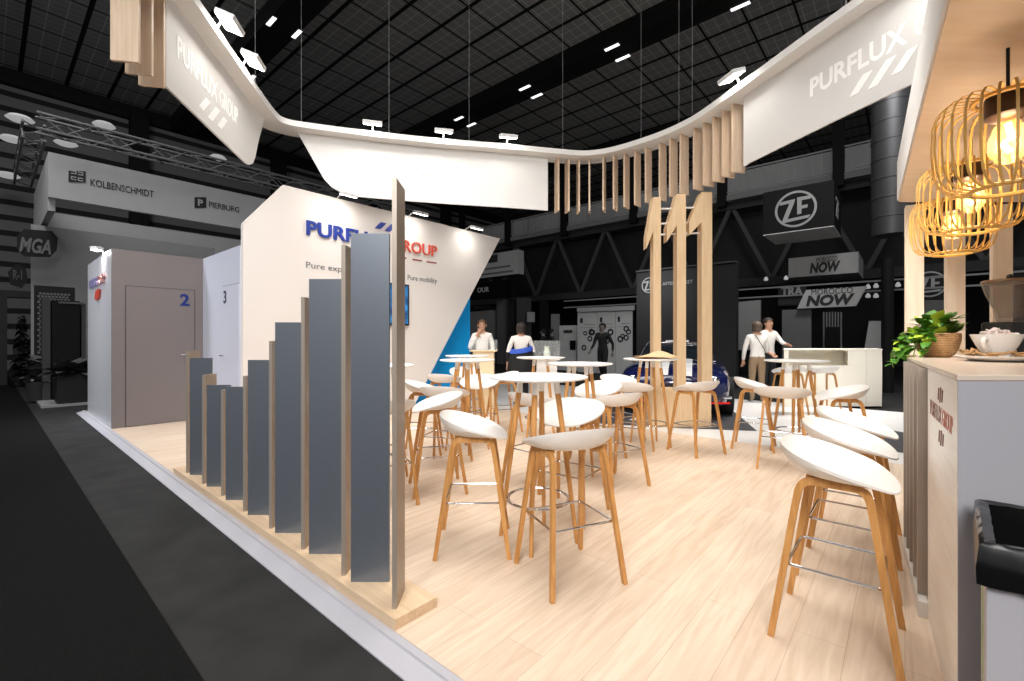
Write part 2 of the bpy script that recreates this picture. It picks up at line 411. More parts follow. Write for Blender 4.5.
# ---------------------------------------------------------------- stepped fin screen on its board
t = thing('fin_screen', 'stepped screen of tall grey metal fins on a wooden board', 'screen', S(0, 0), TH)
MB().box(1.212, 1.455, 1.746, 5.46, 0, .05).build('base_board', M_BOARD, t, bevel=.002)
RI = Matrix.Rotation(-TH, 4, 'Z')
M_FINWARM = mat('grey_metal_warm_reflection', (168, 156, 144), .4, metal=.35, var=.03, scale=30)  # same grey metal, the room's warm reflection put into its colour
def fin(px0, py0, topy, kind):
    p = at_z(px0, py0, .05); zt = CAMH+(HY-topy)*p.y/F
    b = MB()
    if kind == 'A': b.box(p.x, p.x+.20, p.y, p.y+.02, .05, zt)
    else: b.box(p.x, p.x+.022, p.y, p.y+.165, .05, zt)
    b.xf(RI); b.build('fin', M_FIN if kind == 'A' else M_FINWARM, t)
for q in ((350.8,582,233.4,'A'),(309,554,279,'A'),(275,533,322.3,'A'),(247.8,515,360,'A'),(225.6,500,386.8,'A'),(206.6,486.6,385,'A'),(189.8,475,358,'A'),
          (392,609,178,'B'),(341.3,575.6,244.7,'B'),(301,549.6,297,'B'),(269,528.6,341,'B'),(243,511.5,376,'B'),(221,496,390,'B'),(202,484,375,'B'),(186,473,351,'B')):
    fin(*q)

# ---------------------------------------------------------------- hanging ring
ctrl = [(-2.95,2.9),(-3.06,3.6),(-3.19,4.27),(-3.40,5.4),(-3.57,6.4),(-3.56,6.76),(-3.30,6.99),(-1.52,7.52),(.0,7.83),(.75,8.0),(1.25,8.08),(1.72,7.95),(2.23,7.55),(2.6,7.13),(2.84,6.7),(3.02,6.1),(3.37,4.79),(3.57,4.1),(3.9,3.0)]
path = []
for i in range(len(ctrl)-1):
    p0 = Vector(ctrl[max(i-1,0)]); p1 = Vector(ctrl[i]); p2 = Vector(ctrl[i+1]); p3 = Vector(ctrl[min(i+2,len(ctrl)-1)])
    n = max(4, int((p2-p1).length/.06))
    for k in range(n):
        u = k/n
        # centripetal-ish: damped tangents
        d1 = (p2-p0); d1 = d1/max(d1.length,1e-6)*(p2-p1).length; d2 = (p3-p1); d2 = d2/max(d2.length,1e-6)*(p2-p1).length
        path.append(p1*(2*u**3-3*u**2+1)+d1*(u**3-2*u**2+u)+p2*(-2*u**3+3*u**2)+d2*(u**3-u**2))
path.append(Vector(ctrl[-1]))
acc = [0.]
for i in range(1, len(path)): acc.append(acc[-1]+(path[i]-path[i-1]).length)
def nrm(i):
    d = path[min(i+1,len(path)-1)]-path[max(i-1,0)]; d.normalize(); return Vector((d.y,-d.x))
RZ = 4.5
ring = thing('hanging_ring_canopy', 'white curved ring hung over the stand with panels and wooden slats', 'canopy', (0,0,0))
b = MB(); vs = []; fs = []
for i, p in enumerate(path):
    n = nrm(i); q0 = p+n*.2; q1 = p-n*.20
    for q, z in ((q0,RZ),(q0,RZ+.085),(q1,RZ+.085),(q1,RZ)): vs.append((q.x,q.y,z))
for i in range(len(path)-1):
    for j in range(4): fs.append((i*4+j, i*4+(j+1)%4, (i+1)*4+(j+1)%4, (i+1)*4+j))
fs += [(0,1,2,3), tuple((len(path)-1)*4+j for j in (3,2,1,0))]
b.add(vs, fs).build('band', M_WHITE2, ring, smooth=True)
def idx_px(px, lo, hi):
    """path index seen in the photo's column px, within [lo, hi] of the path"""
    best = min(range(lo, hi), key=lambda i: abs(CX+F*path[i].x/path[i].y-px)); return best
N = len(path)
iL = next(i for i in range(N) if path[i].y > 6.55); iB = next(i for i in range(N) if path[i].x > -3.30 and i > iL)
iBe = next(i for i in range(N) if path[i].x > .57); iR = next(i for i in range(N) if path[i].y < 6.02 and i > iBe)
iL0 = idx_px(166, 0, iL)
def panel(i0, i1, low):
    """low: list of (s, z) along the panel, s measured in metres from its start"""
    b = MB(); s0 = acc[i0]; vs = []; fs = []; cnt = 0
    ss = sorted(set([acc[i]-s0 for i in range(i0, i1+1)]+[q[0] for q in low if 0 <= q[0] <= acc[i1]-s0]))
    def pos(s):
        s += s0
        for i in range(i0, i1+1):
            if acc[i+1 if i+1 < N else i] >= s-1e-9: break
        j = min(i+1, N-1); u = 0 if acc[j] == acc[i] else (s-acc[i])/(acc[j]-acc[i])
        return path[i].lerp(path[j], u), nrm(i)
    for s in ss:
        zl = low[-1][1]
        for (sa, za), (sb, zb) in zip(low, low[1:]):
            if sa <= s <= sb: zl = za+(zb-za)*(s-sa)/(sb-sa) if sb > sa else zb; break
        p, n = pos(s)
        zl = min(zl, RZ-.005)
        q = p+n*.012; r = p-n*.012
        vs += [(q.x,q.y,zl),(q.x,q.y,RZ+.01),(r.x,r.y,RZ+.01),(r.x,r.y,zl)]
    k = len(ss)
    for i in range(k-1):
        for j in range(4): fs.append((i*4+j, i*4+(j+1)%4, (i+1)*4+(j+1)%4, (i+1)*4+j))
    fs += [(0,1,2,3), tuple((k-1)*4+j for j in (3,2,1,0))]
    return b.add(vs, fs).build('fascia_panel', M_WHITE2, ring)
LL = acc[iL]-acc[iL0]
pL = panel(iL0, iL, [(0,3.63),(LL-.62,3.63),(LL-.5,3.65),(LL-.38,3.72),(LL-.3,3.84),(LL-.2,4.1),(LL,4.5)])
LB = acc[iBe]-acc[iB]
pB = panel(iB, iBe, [(0,4.5),(.38,3.82),(.5,3.70),(.65,3.63),(.9,3.59),(LB,3.57)])
pR = panel(iR, N-2, [(0,3.59),(.06,3.59),(.061,3.6),(acc[N-2]-acc[iR],3.6)])
def on_path(i, dz, inw=.012): n = nrm(i); p = path[i]+n*inw; return Vector((p.x, p.y, dz))
def ptext(s, i0, i1, z, h, bold):
    a_ = on_path(i0, z, .013); c_ = on_path(i1, z, .013)
    return text('lettering', s, M_LETW, None, a_, c_-a_, UP_, w=(c_-a_).length, h=h, ext=.003, bold=bold)
def lett(px0, px1, lo, hi, py, panel_, h, s1=.62):
    i0 = idx_px(px0, lo, hi); i1 = idx_px(px1, lo, hi); im = int(i0+(i1-i0)*s1)
    z = CAMH+(HY-py)*path[i0].y/F
    o1 = ptext('PURFLUX', i0, im, z, h, .02); o2 = ptext('GROUP', im+1, i1, z, h, 0)
    a_ = on_path(i0+int((im-i0)*.52), z-h*1.15, .013); c_ = on_path(im, z-h*1.15, .013)
    o3 = slashes('slash_mark', M_LETW, None, a_, c_-a_, UP_, h*.75, wid=.6, gap=1.3, lean=.9, ext=.003)
    for o_ in (o1, o2, o3): o_.parent = panel_
lett(376, 483, iB, iBe, 171, pB, .17)
lett(812, 1000, iR, N-1, 97, pR, .20, .60)
lett(176, 236, iL0, iL, 57, pL, .22)
def slat(i):
    p = path[i]; n = nrm(i); t_ = Vector((-n.y, n.x)); b = MB()
    q = [p+n*.03+t_*.014, p+n*.03-t_*.014, p-n*.17-t_*.014, p-n*.17+t_*.014]
    b.prism([(v.x, v.y, 3.58) for v in q], (0,0,RZ-3.58+.002)).build('slat', M_SLAT, ring)
for px in (557, 567, 578.7, 590.5, 602, 613.3, 625, 636.7, 648, 659, 670.7, 682, 693.7, 704, 713.6, 723.3, 732.5):
    slat(idx_px(px, iBe, iR+1))
for px in (160.5, 149.5, 137): slat(idx_px(px, 0, iL0+3))
cb = MB()
for px in (302, 388, 469, 643, 681, 693.7, 560, 850, 250):
    i = min(range(5, N-5), key=lambda k: abs(CX+F*path[k].x/path[k].y-px)+ (0 if (px < 540) == (path[k].x < .8) else 500))
    p = path[i]+nrm(i)*.06; cb.tube([(p.x,p.y,RZ+.08),(p.x,p.y,CZ)], .0026, 5)
cb.build('suspension_wire', H(140), ring)
# flood lamps on the ring
M_LENS = emis('flood_lens', (255, 252, 244), 14)
def flood(name, label, loc, aim, power, arm_from, group, size=.24, spot=False):
    loc = Vector(loc); aim = Vector(aim); d = (aim-loc).normalized()
    t = thing(name, label, 'lamp', loc, 0, group)
    side = d.cross(Vector((0,0,1))).normalized(); upv = side.cross(d)
    M = Matrix((side, upv, -d)).transposed().to_4x4()         # local -z looks along d
    MB().box(-size*.6, size*.6, -size*.4, size*.4, 0, .05).xf(M).build('housing', H(220), t, bevel=.006)
    MB().box(-size*.55, size*.55, -size*.35, size*.35, -.006, -.001).xf(M).build('lens', M_LENS, t)
    af = Vector(arm_from)-loc
    MB().tube([(0,0,.05), Vector((0,0,.05)).lerp(af, .5)+Vector((0,0,.05)), af], .012, 6).build('arm', H(220), t)
    la = bpy.data.lights.new('flood_light', 'AREA'); la.shape = 'RECTANGLE'; la.size = size; la.size_y = size*.6; la.energy = power; la.color = (1, .97, .92); la.spread = 3.0
    lo = bpy.data.objects.new('flood_light', la); COL.objects.link(lo); lo.parent = t
    lo.matrix_local = Matrix.Translation(d*.02) @ M
    return t
def ring_flood(px, lo, hi, label, power):
    i = idx_px(px, lo, hi); n = nrm(i); p = path[i]
    q = p+n*.30; aim = Vector((q.x-n.x*.22, q.y-n.y*.22, RZ-.5))
    flood('flood_lamp', label, (q.x, q.y, RZ+.14), aim, power, (p.x+n.x*.18, p.y+n.y*.18, RZ+.085), 'flood lamps along the hanging ring')
PW = 3.4
ring_flood(197, iL0-6, iL, 'square white flood lamp above the panel beside the wooden slats, the higher of its pair', PW)
ring_flood(225, iL0-6, iL, 'square white flood lamp above the panel beside the wooden slats, the lower of its pair', PW)
ring_flood(373, iB, iBe, 'square flood lamp above the middle panel, first from its slanted end', 1.3)
ring_flood(442, iB, iBe, 'square flood lamp above the middle panel, between two others', 1.3)
ring_flood(505.6, iB, iBe, 'square flood lamp above the middle panel, beside the thin slats', 1.3)
ring_flood(753, iBe+8, N-1, 'square white flood lamp above the last wide slat of the ring', PW)
ring_flood(930, iR, N-1, 'square white flood lamp high above the lettered panel next to the bar canopy', 5)
flood('cabin_lamp', 'small lamp at the top corner of the silver cabin side', S(1.135, 9.5, 2.70), S(1.185, 9.45, 2.0), 6, S(1.22, 9.5, 2.655), None, size=.12)
# wall flood lamps
for px, lab in ((345.5, 'white lamp on the top edge of the branded wall, above the navy letters'), (417.5, 'white lamp on the top edge of the branded wall, above the red letters'), (473.7, 'white lamp on the top edge of the branded wall, beside its slanted end')):
    bb = b_on(px, WA-.25); loc = S(bb, WA-.34, 3.60)
    flood('wall_lamp', lab, loc, S(bb, WA, 2.4), 3, S(bb, WA+.03, 3.63), 'lamps along the branded wall', size=.2)

# ---------------------------------------------------------------- "111" pillars
t = thing('pillar_sculpture', 'three pale wooden pillars shaped like the digit one on a wooden block', 'sculpture', (0,0,0))
PY = 6.75
pb0 = at_z(652, 427.5, 0); 
MB().box(pb0.x, pb0.x+.885, pb0.y, pb0.y+.42, 0, .56).build('base_block', M_PILL, t, bevel=.003)
def X(px, Y): return (px-CX)/F*Y
def Zy(py, Y): return CAMH+(HY-py)*Y/F
for k, (x0, x1, yt, fx, fy0, fy1, fy2) in enumerate(((653.4,661,197,646.7,235.5,248,231),(677,686,194,667,227.5,241.5,225),(701.7,712.2,192,689.5,222,235,222))):
    Y = PY+.03
    pts = [(x0,yt),(x1,yt),(x1,427)]
    z0 = .56
    poly = [(X(x1,Y),Y,Zy(yt,Y)),(X(x1,Y),Y,z0),(X(x0,Y),Y,z0),(X(x0,Y),Y,Zy(fy2,Y)),(X(fx,Y),Y,Zy(fy1,Y)),(X(fx,Y),Y,Zy(fy0,Y)),(X(x0,Y),Y,Zy(yt,Y))]
    MB().prism(poly, (0,.16,0)).build('pillar', M_PILL, t)
rd = MB()
for py in (207, 222, 233): 
    rd.tube([(X(657,PY),PY+.12,Zy(py,PY)),(X(706,PY),PY+.12,Zy(py-2,PY))], .014, 8)
rd.build('white_rod', M_WHITE, t, smooth=True)
# ================================================================== bar stool and tables
def stool_proto(loc, rz, label, group):
    t = thing('bar_stool', label, 'stool', loc, rz, group)
    # seat shell
    nr, nt = 13, 56; A_, B_ = .262, .218; n_ = 2.35
    def sm(x): x = max(0, min(1, x)); return x*x*(3-2*x)
    def rimh(ph):                       # ph: angle from the back, 0..pi
        return .052+.060*math.cos(ph)
    top = []; bot = []
    for j in range(nt):
        th = 2*PI*j/nt                  # 0 = back (-y)
        dx = math.sin(th); dy = -math.cos(th)
        rr = (abs(dx/A_)**n_+abs(dy/B_)**n_)**(-1/n_)
        y_ = dy*rr/B_                       # -1 at the back, 1 at the front
        top.append((dx*rr, dy*rr, .055-.066*y_ if y_ < .4 else .055-.066*y_-.07*(y_-.4)**2))
    vs = [(0,0,.728)]; fs = []
    def zf(r, h): return .728+(h*r**5.0 if h > 0 else h*r**3.5)
    for i in range(1, nr+1):
        r = i/nr
        for x, y, h in top: vs.append((x*r, y*r, zf(r, h)))
    for j in range(nt): fs.append((0, 1+j, 1+(j+1) % nt))
    for i in range(nr-1):
        for j in range(nt): fs.append((1+i*nt+j, 1+(i+1)*nt+j, 1+(i+1)*nt+(j+1) % nt, 1+i*nt+(j+1) % nt))
    o = len(vs); vs.append((0,0,.714))
    for i in range(1, nr+1):
        r = i/nr
        for x, y, h in top:
            k = 1-.012/math.hypot(x, y)*(r**3); vs.append((x*r*(1 if r < 1 else 1), y*r, zf(r*.985, h)-.014+.004*r**8))
    for j in range(nt): fs.append((o, o+1+(j+1) % nt, o+1+j))
    for i in range(nr-1):
        for j in range(nt): fs.append((o+1+i*nt+j, o+1+i*nt+(j+1) % nt, o+1+(i+1)*nt+(j+1) % nt, o+1+(i+1)*nt+j))
    e = 1+(nr-1)*nt
    for j in range(nt): fs.append((e+j, o+e+j, o+e+(j+1) % nt, e+(j+1) % nt))
    MB().add(vs, fs).build('seat', M_SEAT, t, smooth=True)
    for sx in (-1, 1):
        for sy in (-1, 1):
            pts = [(.222, .222, 0), (.196, .178, .30), (.172, .136, .59), (.168, .128, .638)]
            c0 = Vector((.168, .128, .638)); c1 = Vector((.160, .075, .7025)); cc = Vector((.162, .121, .699))
            for q in range(1, 6):
                u = q/6; pts.append(c0*(1-u)**2+cc*2*u*(1-u)+c1*u*u)
            pts += [c1, (.158, .0, .7025)]
            pts = [Vector((p[0]*sx, p[1]*sy, p[2])) for p in map(Vector, pts)]
            b = MB().sweep(pts, .026, .031, (0, sy, .15), taper=(.82, 1.1))
            b.build('leg', M_LEG, t, smooth=True)
        for y0, zt in ((.045, .721), (-.085, .722)): MB().box(sx*.15-.02, sx*.15+.02, y0, y0+.04, .708, zt).build('seat_mount', M_LEG, t)
    x, y = .186, .166; loop = []
    for cx, cy, a0 in ((x-.02, y-.02, 0), (-x+.02, y-.02, 90), (-x+.02, -y+.02, 180), (x-.02, -y+.02, 270)):
        for k in range(4):
            an = math.radians(a0+30*k); loop.append((cx+.02*math.cos(an), cy+.02*math.sin(an), .325))
    MB().tube(loop, .0065, 8, closed=True).build('footrest', M_CHROME, t, smooth=True)
    return t
ST = [
 # x, y, forward, label
 (.316, 2.567, (-.40,.916), 'white bar stool with its curved back turned, before the big chrome-ringed round table'),
 (-.245, 2.94, (1,.03), 'white shell bar stool beside the chrome-ringed round table, facing it sideways near the tallest fin'),
 (.44, 3.47, (-.57,-.82), 'white bar stool behind the chrome-ringed round table, its seat opening towards it'),
 (-.66, 4.02, (-1,-.3), 'white bar stool just past the tallest fin with its pointed front lip towards the wall'),
 (-.70, 4.75, (.25,1), 'white bar stool half hidden, back turned, directly behind the stool just past the tallest fin'),
 (-1.03, 5.25, (1,.1), 'white bar stool seen past the tallest fin, set against the branded wall'),
 (-.93, 6.35, (.4,1), 'small distant bar stool with its back turned before the blue panel'),
 (-.42, 5.95, (-.2,-1), 'bar stool between the two thin tabletops, its white seat crossed by table legs'),
 (-.78, 7.6, (.3,-1), 'most distant white bar stool under the tabletop beside the blue panel'),
 (-.13, 6.6, (-1,-.3), 'white bar stool with upright back edge before the person with the blue band'),
 (.22, 4.17, (.68,.73), 'shaded bar stool seen through the legs of the chrome-ringed table, back turned'),
 (.95, 5.03, (-.7,-.7), 'white bar stool behind the second round table, its wide seat facing us'),
 (.93, 4.17, (-.5,.86), 'bar stool with curved back turned, behind and beside the stool of the ringed table'),
 (1.36, 5.25, (.5,.86), 'bar stool with its back turned, in front of another one by the wooden pillar block'),
 (1.42, 5.98, (.45,-.9), 'bar stool almost hidden by the stool in front of it, near the dark car'),
 (2.15, 5.32, (-.41,.91), 'single bar stool standing before the wooden block of the three pillars'),
 (2.95, 5.55, (.8,-.5), 'bar stool beside the charcoal car mat, facing the table by the white counter'),
 (2.79, 4.70, (.5,.87), 'white bar stool with back turned, set before the table by the white counter'),
 (3.40, 4.70, (-.9,.3), 'bar stool with raised back edge, between the white counter and the bar row'),
 (4.92, 8.1, (0,1), 'distant bar stool under the round table before the white counter, next to the khaki trousers'),
 (5.50, 8.1, (.1,1), 'distant bar stool close against the white counter, beyond the round table'),
 (-1.05, 3.70, (-.5,.86), 'bar stool almost wholly hidden behind the tallest grey fin'),
 (1.466, 2.05, (.757,-.654), 'first white bar stool of the row along the bar, beside the bin end'),
 (1.904, 2.575, (.757,-.654), 'second white bar stool of the row along the bar, between two others'),
 (2.297, 3.04, (.757,-.654), 'last white bar stool of the row along the bar, by the corner mat'),
]
st0 = None
for i, (x, y, f, lab) in enumerate(ST):
    gr = 'bar stools in a row along the bar' if i >= 22 else 'bar stools around the standing tables'
    if st0 is None: st0 = stool_proto((x, y, 0), rotf(*f), lab, gr)
    else: dup(st0, (x, y, 0 if y < 6.9 else 0), rotf(*f), lab, gr)

def table_proto(loc, rz, label, group, ring_on=True):
    t = thing('standing_table', label, 'table', loc, rz, group)
    MB().lathe([(0,1.052),(.10,1.052),(.275,1.056),(.32,1.064),(.326,1.070),(.324,1.076),(.318,1.078),(0,1.078)], 56).build('tabletop', M_WHITE, t, smooth=True)
    for k in range(4):
        an = PI/2*k; c, s_ = math.cos(an), math.sin(an)
        l = MB().tube([(.255*c,.255*s_,0),(.185*c,.185*s_,.55),(.130*c,.130*s_,.968)], [.0125,.017,.019], 12).build('leg', M_LEG, t, smooth=True)
        MB().tube([(.1305*c,.1305*s_,.965),(.119*c,.119*s_,1.055)], [.0205,.0205], 12).build('leg_sleeve', M_WHITE, l, smooth=True)
    lp = [(.206*math.cos(2*PI*k/40), .206*math.sin(2*PI*k/40)) for k in range(40)]
    MB().tube([(x, y, .272) for x, y in lp], .0085, 8, closed=True).tube([(x*.93, y*.93, .272) for x, y in lp], .004, 6, closed=True).build('foot_ring', M_CHROME, t, smooth=True)
    return t
TB = [
 (.172, 3.0, -103, 'big white round standing table with chrome foot ring amid the stools'),
 (.687, 4.6, 20, 'second white round standing table, behind the chrome-ringed big one'),
 (.385, 6.1, 40, 'white round standing table in front of the clear display case on white plinth'),
 (-.53, 5.4, 10, 'white round standing table, the lower of two thin tops before the blue panel'),
 (-.66, 6.75, 30, 'white round standing table, the upper of two thin tops before the blue panel'),
 (-1.25, 4.3, 15, 'white round standing table mostly hidden behind the tallest fin'),
 (1.72, 5.66, -35, 'white round standing table with tan papers on top, by the pillar block'),
 (3.26, 5.22, 50, 'white round standing table amid stools before the white counter'),
]
tb0 = None
for x, y, r, lab in TB:
    if tb0 is None: tb0 = table_proto((x, y, 0), math.radians(r), lab, 'white round standing tables')
    else: dup(tb0, (x, y, 0), math.radians(r), lab)
# tan papers on a table
b = MB(); random.seed(3)
for k in range(5):
    n = 7; vs = []; fs = []; a0 = random.uniform(-.5, .5)
    for i in range(n):
        for j in range(n):
            u, v = i/(n-1)-.5, j/(n-1)-.5
            z = .085*math.exp(-((u-.15)**2+v*v)*9)*(1 if k > 1 else .5)+.004*k+.006*math.sin(5*u+k)+.004
            x, y = u*.44, v*.34
            vs.append((x*math.cos(a0)-y*math.sin(a0), x*math.sin(a0)+y*math.cos(a0), z))
    for i in range(n-1):
        for j in range(n-1): fs.append((i*n+j, (i+1)*n+j, (i+1)*n+j+1, i*n+j+1))
    b.add(vs, fs)
b2 = b.build('crumpled_paper', mat('tan_paper', (226, 190, 146), .7), None, smooth=True); place(b2, (1.76, 5.62, 1.079))
tag(b2, 'crumpled tan paper lying on the standing table by the pillar block', 'paper')

# ================================================================== white counter far behind
CY = 8.9
t = thing('reception_counter', 'white reception counter with an open shelf, standing behind the round tables', 'counter', (X(784,CY), CY, 0))
W_ = X(882,CY)-X(784,CY); w1 = X(848,CY)-X(784,CY)
SHR = Matrix(((1,.6,0,0),(0,1,0,0),(0,0,1,0),(0,0,0,1)))
M_CREAM = mat('cream_white', (244, 238, 224), .45, var=.01)
MB().box(0, W_, 0, .62, 0, .80).box(w1, W_, 0, .62, .80, 1.10).box(0, .09, 0, .62, .80, 1.10).box(.09, w1, .5, .62, .80, 1.10).xf(SHR).build('body', M_CREAM, t, bevel=.004)
MB().box(-.01, W_+.01, -.01, .63, 1.10, 1.125).xf(SHR).build('countertop', M_CREAM, t, bevel=.004)
MB().box(X(866,CY)-X(784,CY)-.006, X(866,CY)-X(784,CY)+.006, -.004, 0, 0, 1.10).build('seam', mat('cream_seam', (222, 212, 196), .5), t)
# display cases
M_ACR = glass('clear_acrylic', (235, 240, 240), .07)
def case(x0, x1, y0, y1, zb, zt, pm, lab):
    t = thing('display_case', lab, 'display case', ((x0+x1)/2, (y0+y1)/2, 0))
    w = (x1-x0)/2; d = (y1-y0)/2
    MB().box(-w*.78, w*.78, -d*.78, d*.78, 0, zb).build('plinth', pm, t, bevel=.003)
    MB().box(-w, w, -d, d, zb, zb+.02).build('plinth_top', pm, t)
    b = MB()
    for (a, b_, c, d_) in ((-w,w,-d,-d+.008),(-w,w,d-.008,d),(-w,-w+.008,-d+.009,d-.009),(w-.008,w,-d+.009,d-.009)): b.box(a, b_, c, d_, zb+.021, zt)
    b.box(-w, w, -d, d, zt, zt+.008)
    b.build('clear_cover', M_ACR, t)
    return t
case(X(534,7.0), X(559,7.0), 6.85, 7.2, 1.0, 1.29, M_WHITE, 'clear display case on a slim white plinth behind a standing table')
o = MB().box(-.07, .07, -.05, .05, 0, .03).lathe([(.05,.03),(.055,.1),(.04,.12),(.035,.18),(.05,.19),(0,.19)], 16).build('filter_part', mat('pale_green_part', (205, 215, 200), .5)); place(o, (X(547,7.0), 7.02, 1.021)); tag(o, 'pale filter part shown inside the clear display case', 'exhibit')
case(X(470,8.1), X(497,8.1), 8.0, 8.4, 1.10, 1.30, wood('tan_plinth', (228, 205, 165), (236, 215, 180)), 'clear display case on a tan wooden plinth before the man in white')

# ================================================================== bar
BN = Vector((1.49, 1.52, 0)); BD = Vector((.603, .798, 0)).normalized(); BO = Vector((-BD.y, BD.x, 0)); BT = 1.20; BL = 2.12
bar = thing('bar_counter', 'long pale bar counter with taupe fins along its front', 'bar', BN, math.atan2(BD.y, BD.x))
XL = Vector((BD.x, -BD.y, 0))                    # world x in the bar's own axes
def bq(s, n): return Vector((s, n, 0))
DP = .78
M_BARW = wood('bleached_wood', (240, 233, 224), (250, 246, 240), (1, 12, 12), 2.5, .35)
M_BAREND = mat('bar_end_grey', (178, 178, 186), .5, var=.02)
e0 = Vector((0,0,0)); 
MB().prism([bq(-.003,.003)+Vector((0,0,BT-.02)), bq(BL,.003)+Vector((0,0,BT-.02)), bq(BL,0)+XL*DP+Vector((0,0,BT-.02)), bq(0,0)+XL*DP+Vector((-.003,0,BT-.02))], (0,0,.02)).build('countertop', mat('bar_top', (222, 206, 190), .25, spec=.6, var=.02), bar, bevel=.003)
MB().prism([bq(.0125,0), bq(.80,0), bq(.80,-.06), bq(.0578,-.06)], (0,0,BT-.021)).build('front_panel', M_BARW, bar)
MB().prism([bq(1.72,0), bq(BL,0), bq(BL,-.06), bq(1.72,-.06)], (0,0,BT-.021)).build('front_panel', M_BARW, bar)
MB().prism([bq(.80,-.06), bq(1.72,-.06), bq(1.72,-.09), bq(.80,-.09)], (0,0,BT-.021)).build('back_panel', M_FIN2, bar)
MB().prism([Vector((0,0,0)), XL*DP, XL*DP+Vector((.012,0,0)), Vector((.012,0,0))], (0,0,BT-.021)).build('end_panel', M_BAREND, bar)
MB().prism([bq(.78,0), bq(1.74,0), bq(1.74,.035), bq(.78,.035)], (0,0,.075)).build('plinth', M_WHITE, bar)
for k in range(5):
    s = .86+.2*k
    MB().box(s, s+.02, -.058, .032, .076, BT-.022).build('fin', M_FIN2, bar)
M_BLOG = mat('brown_logo', (150, 110, 100), .5)
text('lettering', 'PURFLUX', M_BLOG, bar, (.70, .0005, .98), (-1,0,0), UP_, w=.34, h=.07, ext=.0012, bold=.004)
text('lettering', 'GROUP', mat('pink_logo', (205, 130, 115), .5), bar, (.34, .0005, .98), (-1,0,0), UP_, w=.24, h=.07, ext=.0012, bold=-.004)
slashes('slash_mark', M_BLOG, bar, (.46, .0005, 1.07), (-1,0,0), UP_, .05, wid=.4, gap=1., lean=.4, ext=.002)
slashes('slash_mark', M_BLOG, bar, (.44, .0005, .90), (-1,0,0), UP_, .05, wid=.4, gap=1., lean=.4, ext=.002)

# posts and canopy over the bar
SZ = 2.33
cp = thing('bar_canopy', 'flat white canopy over the bar with a warm wooden underside', 'canopy', (0,0,0))
q = [(.95,.91),(2.843,3.36),(4.5,3.36),(4.5,.91)]
MB().prism([(x,y,SZ+.012) for x,y in q], (0,0,.28)).build('slab', M_WHITE2, cp)
c = [(.965,.915),(2.85,3.355),(4.49,3.355),(4.49,.915)]
MB().prism([(x,y,SZ) for x,y in c], (0,0,.0115)).build('soffit', wood('soffit_oak', (226, 200, 170), (234, 212, 186), (1, 8, 1)), cp)
for k, (px, lab) in enumerate(((914, 'square wooden post under the canopy, behind the potted plant'), (954.5, 'square wooden post under the canopy, between two others'), (1001, 'square wooden post under the canopy, behind the coffee grinder'))):
    t = MB().box(-.0525, .0525, -.0525, .0525, 0, SZ-.002).build('wooden_post', wood('post_oak', (242, 222, 198), (250, 236, 216), (14, 14, 1)), None, bevel=.002); place(t, (X(px,3.45), 3.45, 0), math.radians(-37)); tag(t, lab, 'post', 'wooden posts under the canopy')

# pendants
M_BAMB = mat('bamboo_strip', (226, 180, 96), .5, var=.08, scale=20)
def pendant(loc, lab):
    t = thing('pendant_lamp', lab, 'lamp', loc, random.uniform(0, .2), 'bamboo cage pendant lamps over the bar')
    R, Hh = .2, .33; b = MB()
    for k in range(30):
        an = 2*PI*k/30; c, s_ = math.cos(an), math.sin(an)
        pr = [(.08, Hh-.008), (.13, Hh-.004), (.162, Hh-.012), (.185, Hh-.035), (.196, Hh-.075), (.198, Hh/2), (.193, .09), (.18, .045), (.156, .016), (.122, .004), (.095, .002)]
        b.sweep([(r*c, r*s_, z) for r, z in pr], .003, .0078, (-s_, c, 0))
    b.build('cage_ribs', M_BAMB, t)
    for nm, rr, z in (('top_ring', .085, Hh-.012), ('bottom_ring', .095, .002)):
        lp = [(rr*math.cos(2*PI*k/36), rr*math.sin(2*PI*k/36), z) for k in range(36)]
        MB().tube(lp, .008, 6, closed=True).build(nm, M_BAMB, t, smooth=True)
    MB().lathe([(0,Hh+.0),(.055,Hh),(.06,Hh-.01),(.06,Hh-.075),(.045,Hh-.085),(0,Hh-.085)], 20).build('socket', mat('bronze_socket', (70, 52, 40), .4, metal=.5), t, smooth=True)
    MB().tube([(0,0,Hh-.002),(0,0,SZ-loc[2])], .005, 8).build('cord', M_BLACK, t)
    bl = MB().lathe([(.02,Hh-.085),(.035,Hh-.11),(.052,Hh-.16),(.05,Hh-.20),(.03,Hh-.235),(0,Hh-.243)], 18).build('bulb', glass('amber_glass', (255, 214, 140), .22), t, smooth=True)
    MB().tube([(0,0,Hh-.10),(.012,0,Hh-.15),(-.01,0.008,Hh-.17),(.008,0,Hh-.2)], .009, 6).build('filament', emis('filament_glow', (255, 190, 100), 40), bl)
    la = bpy.data.lights.new('pendant_glow', 'POINT'); la.energy = 3.2; la.color = (1, .80, .58); la.shadow_soft_size = .04
    lo = bpy.data.objects.new('pendant_glow', la); COL.objects.link(lo); lo.parent = t; lo.location = (0, 0, Hh-.16)
for (px, Y, lab) in ((1008, 1.58, 'bamboo cage pendant lamp over the bar, the largest and highest of three'), (971, 2.2, 'bamboo cage pendant lamp over the bar, the middle one of three'), (952, 2.78, 'bamboo cage pendant lamp over the bar, the lowest and smallest of three')):
    pendant((X(px,Y), Y, 1.84), lab)

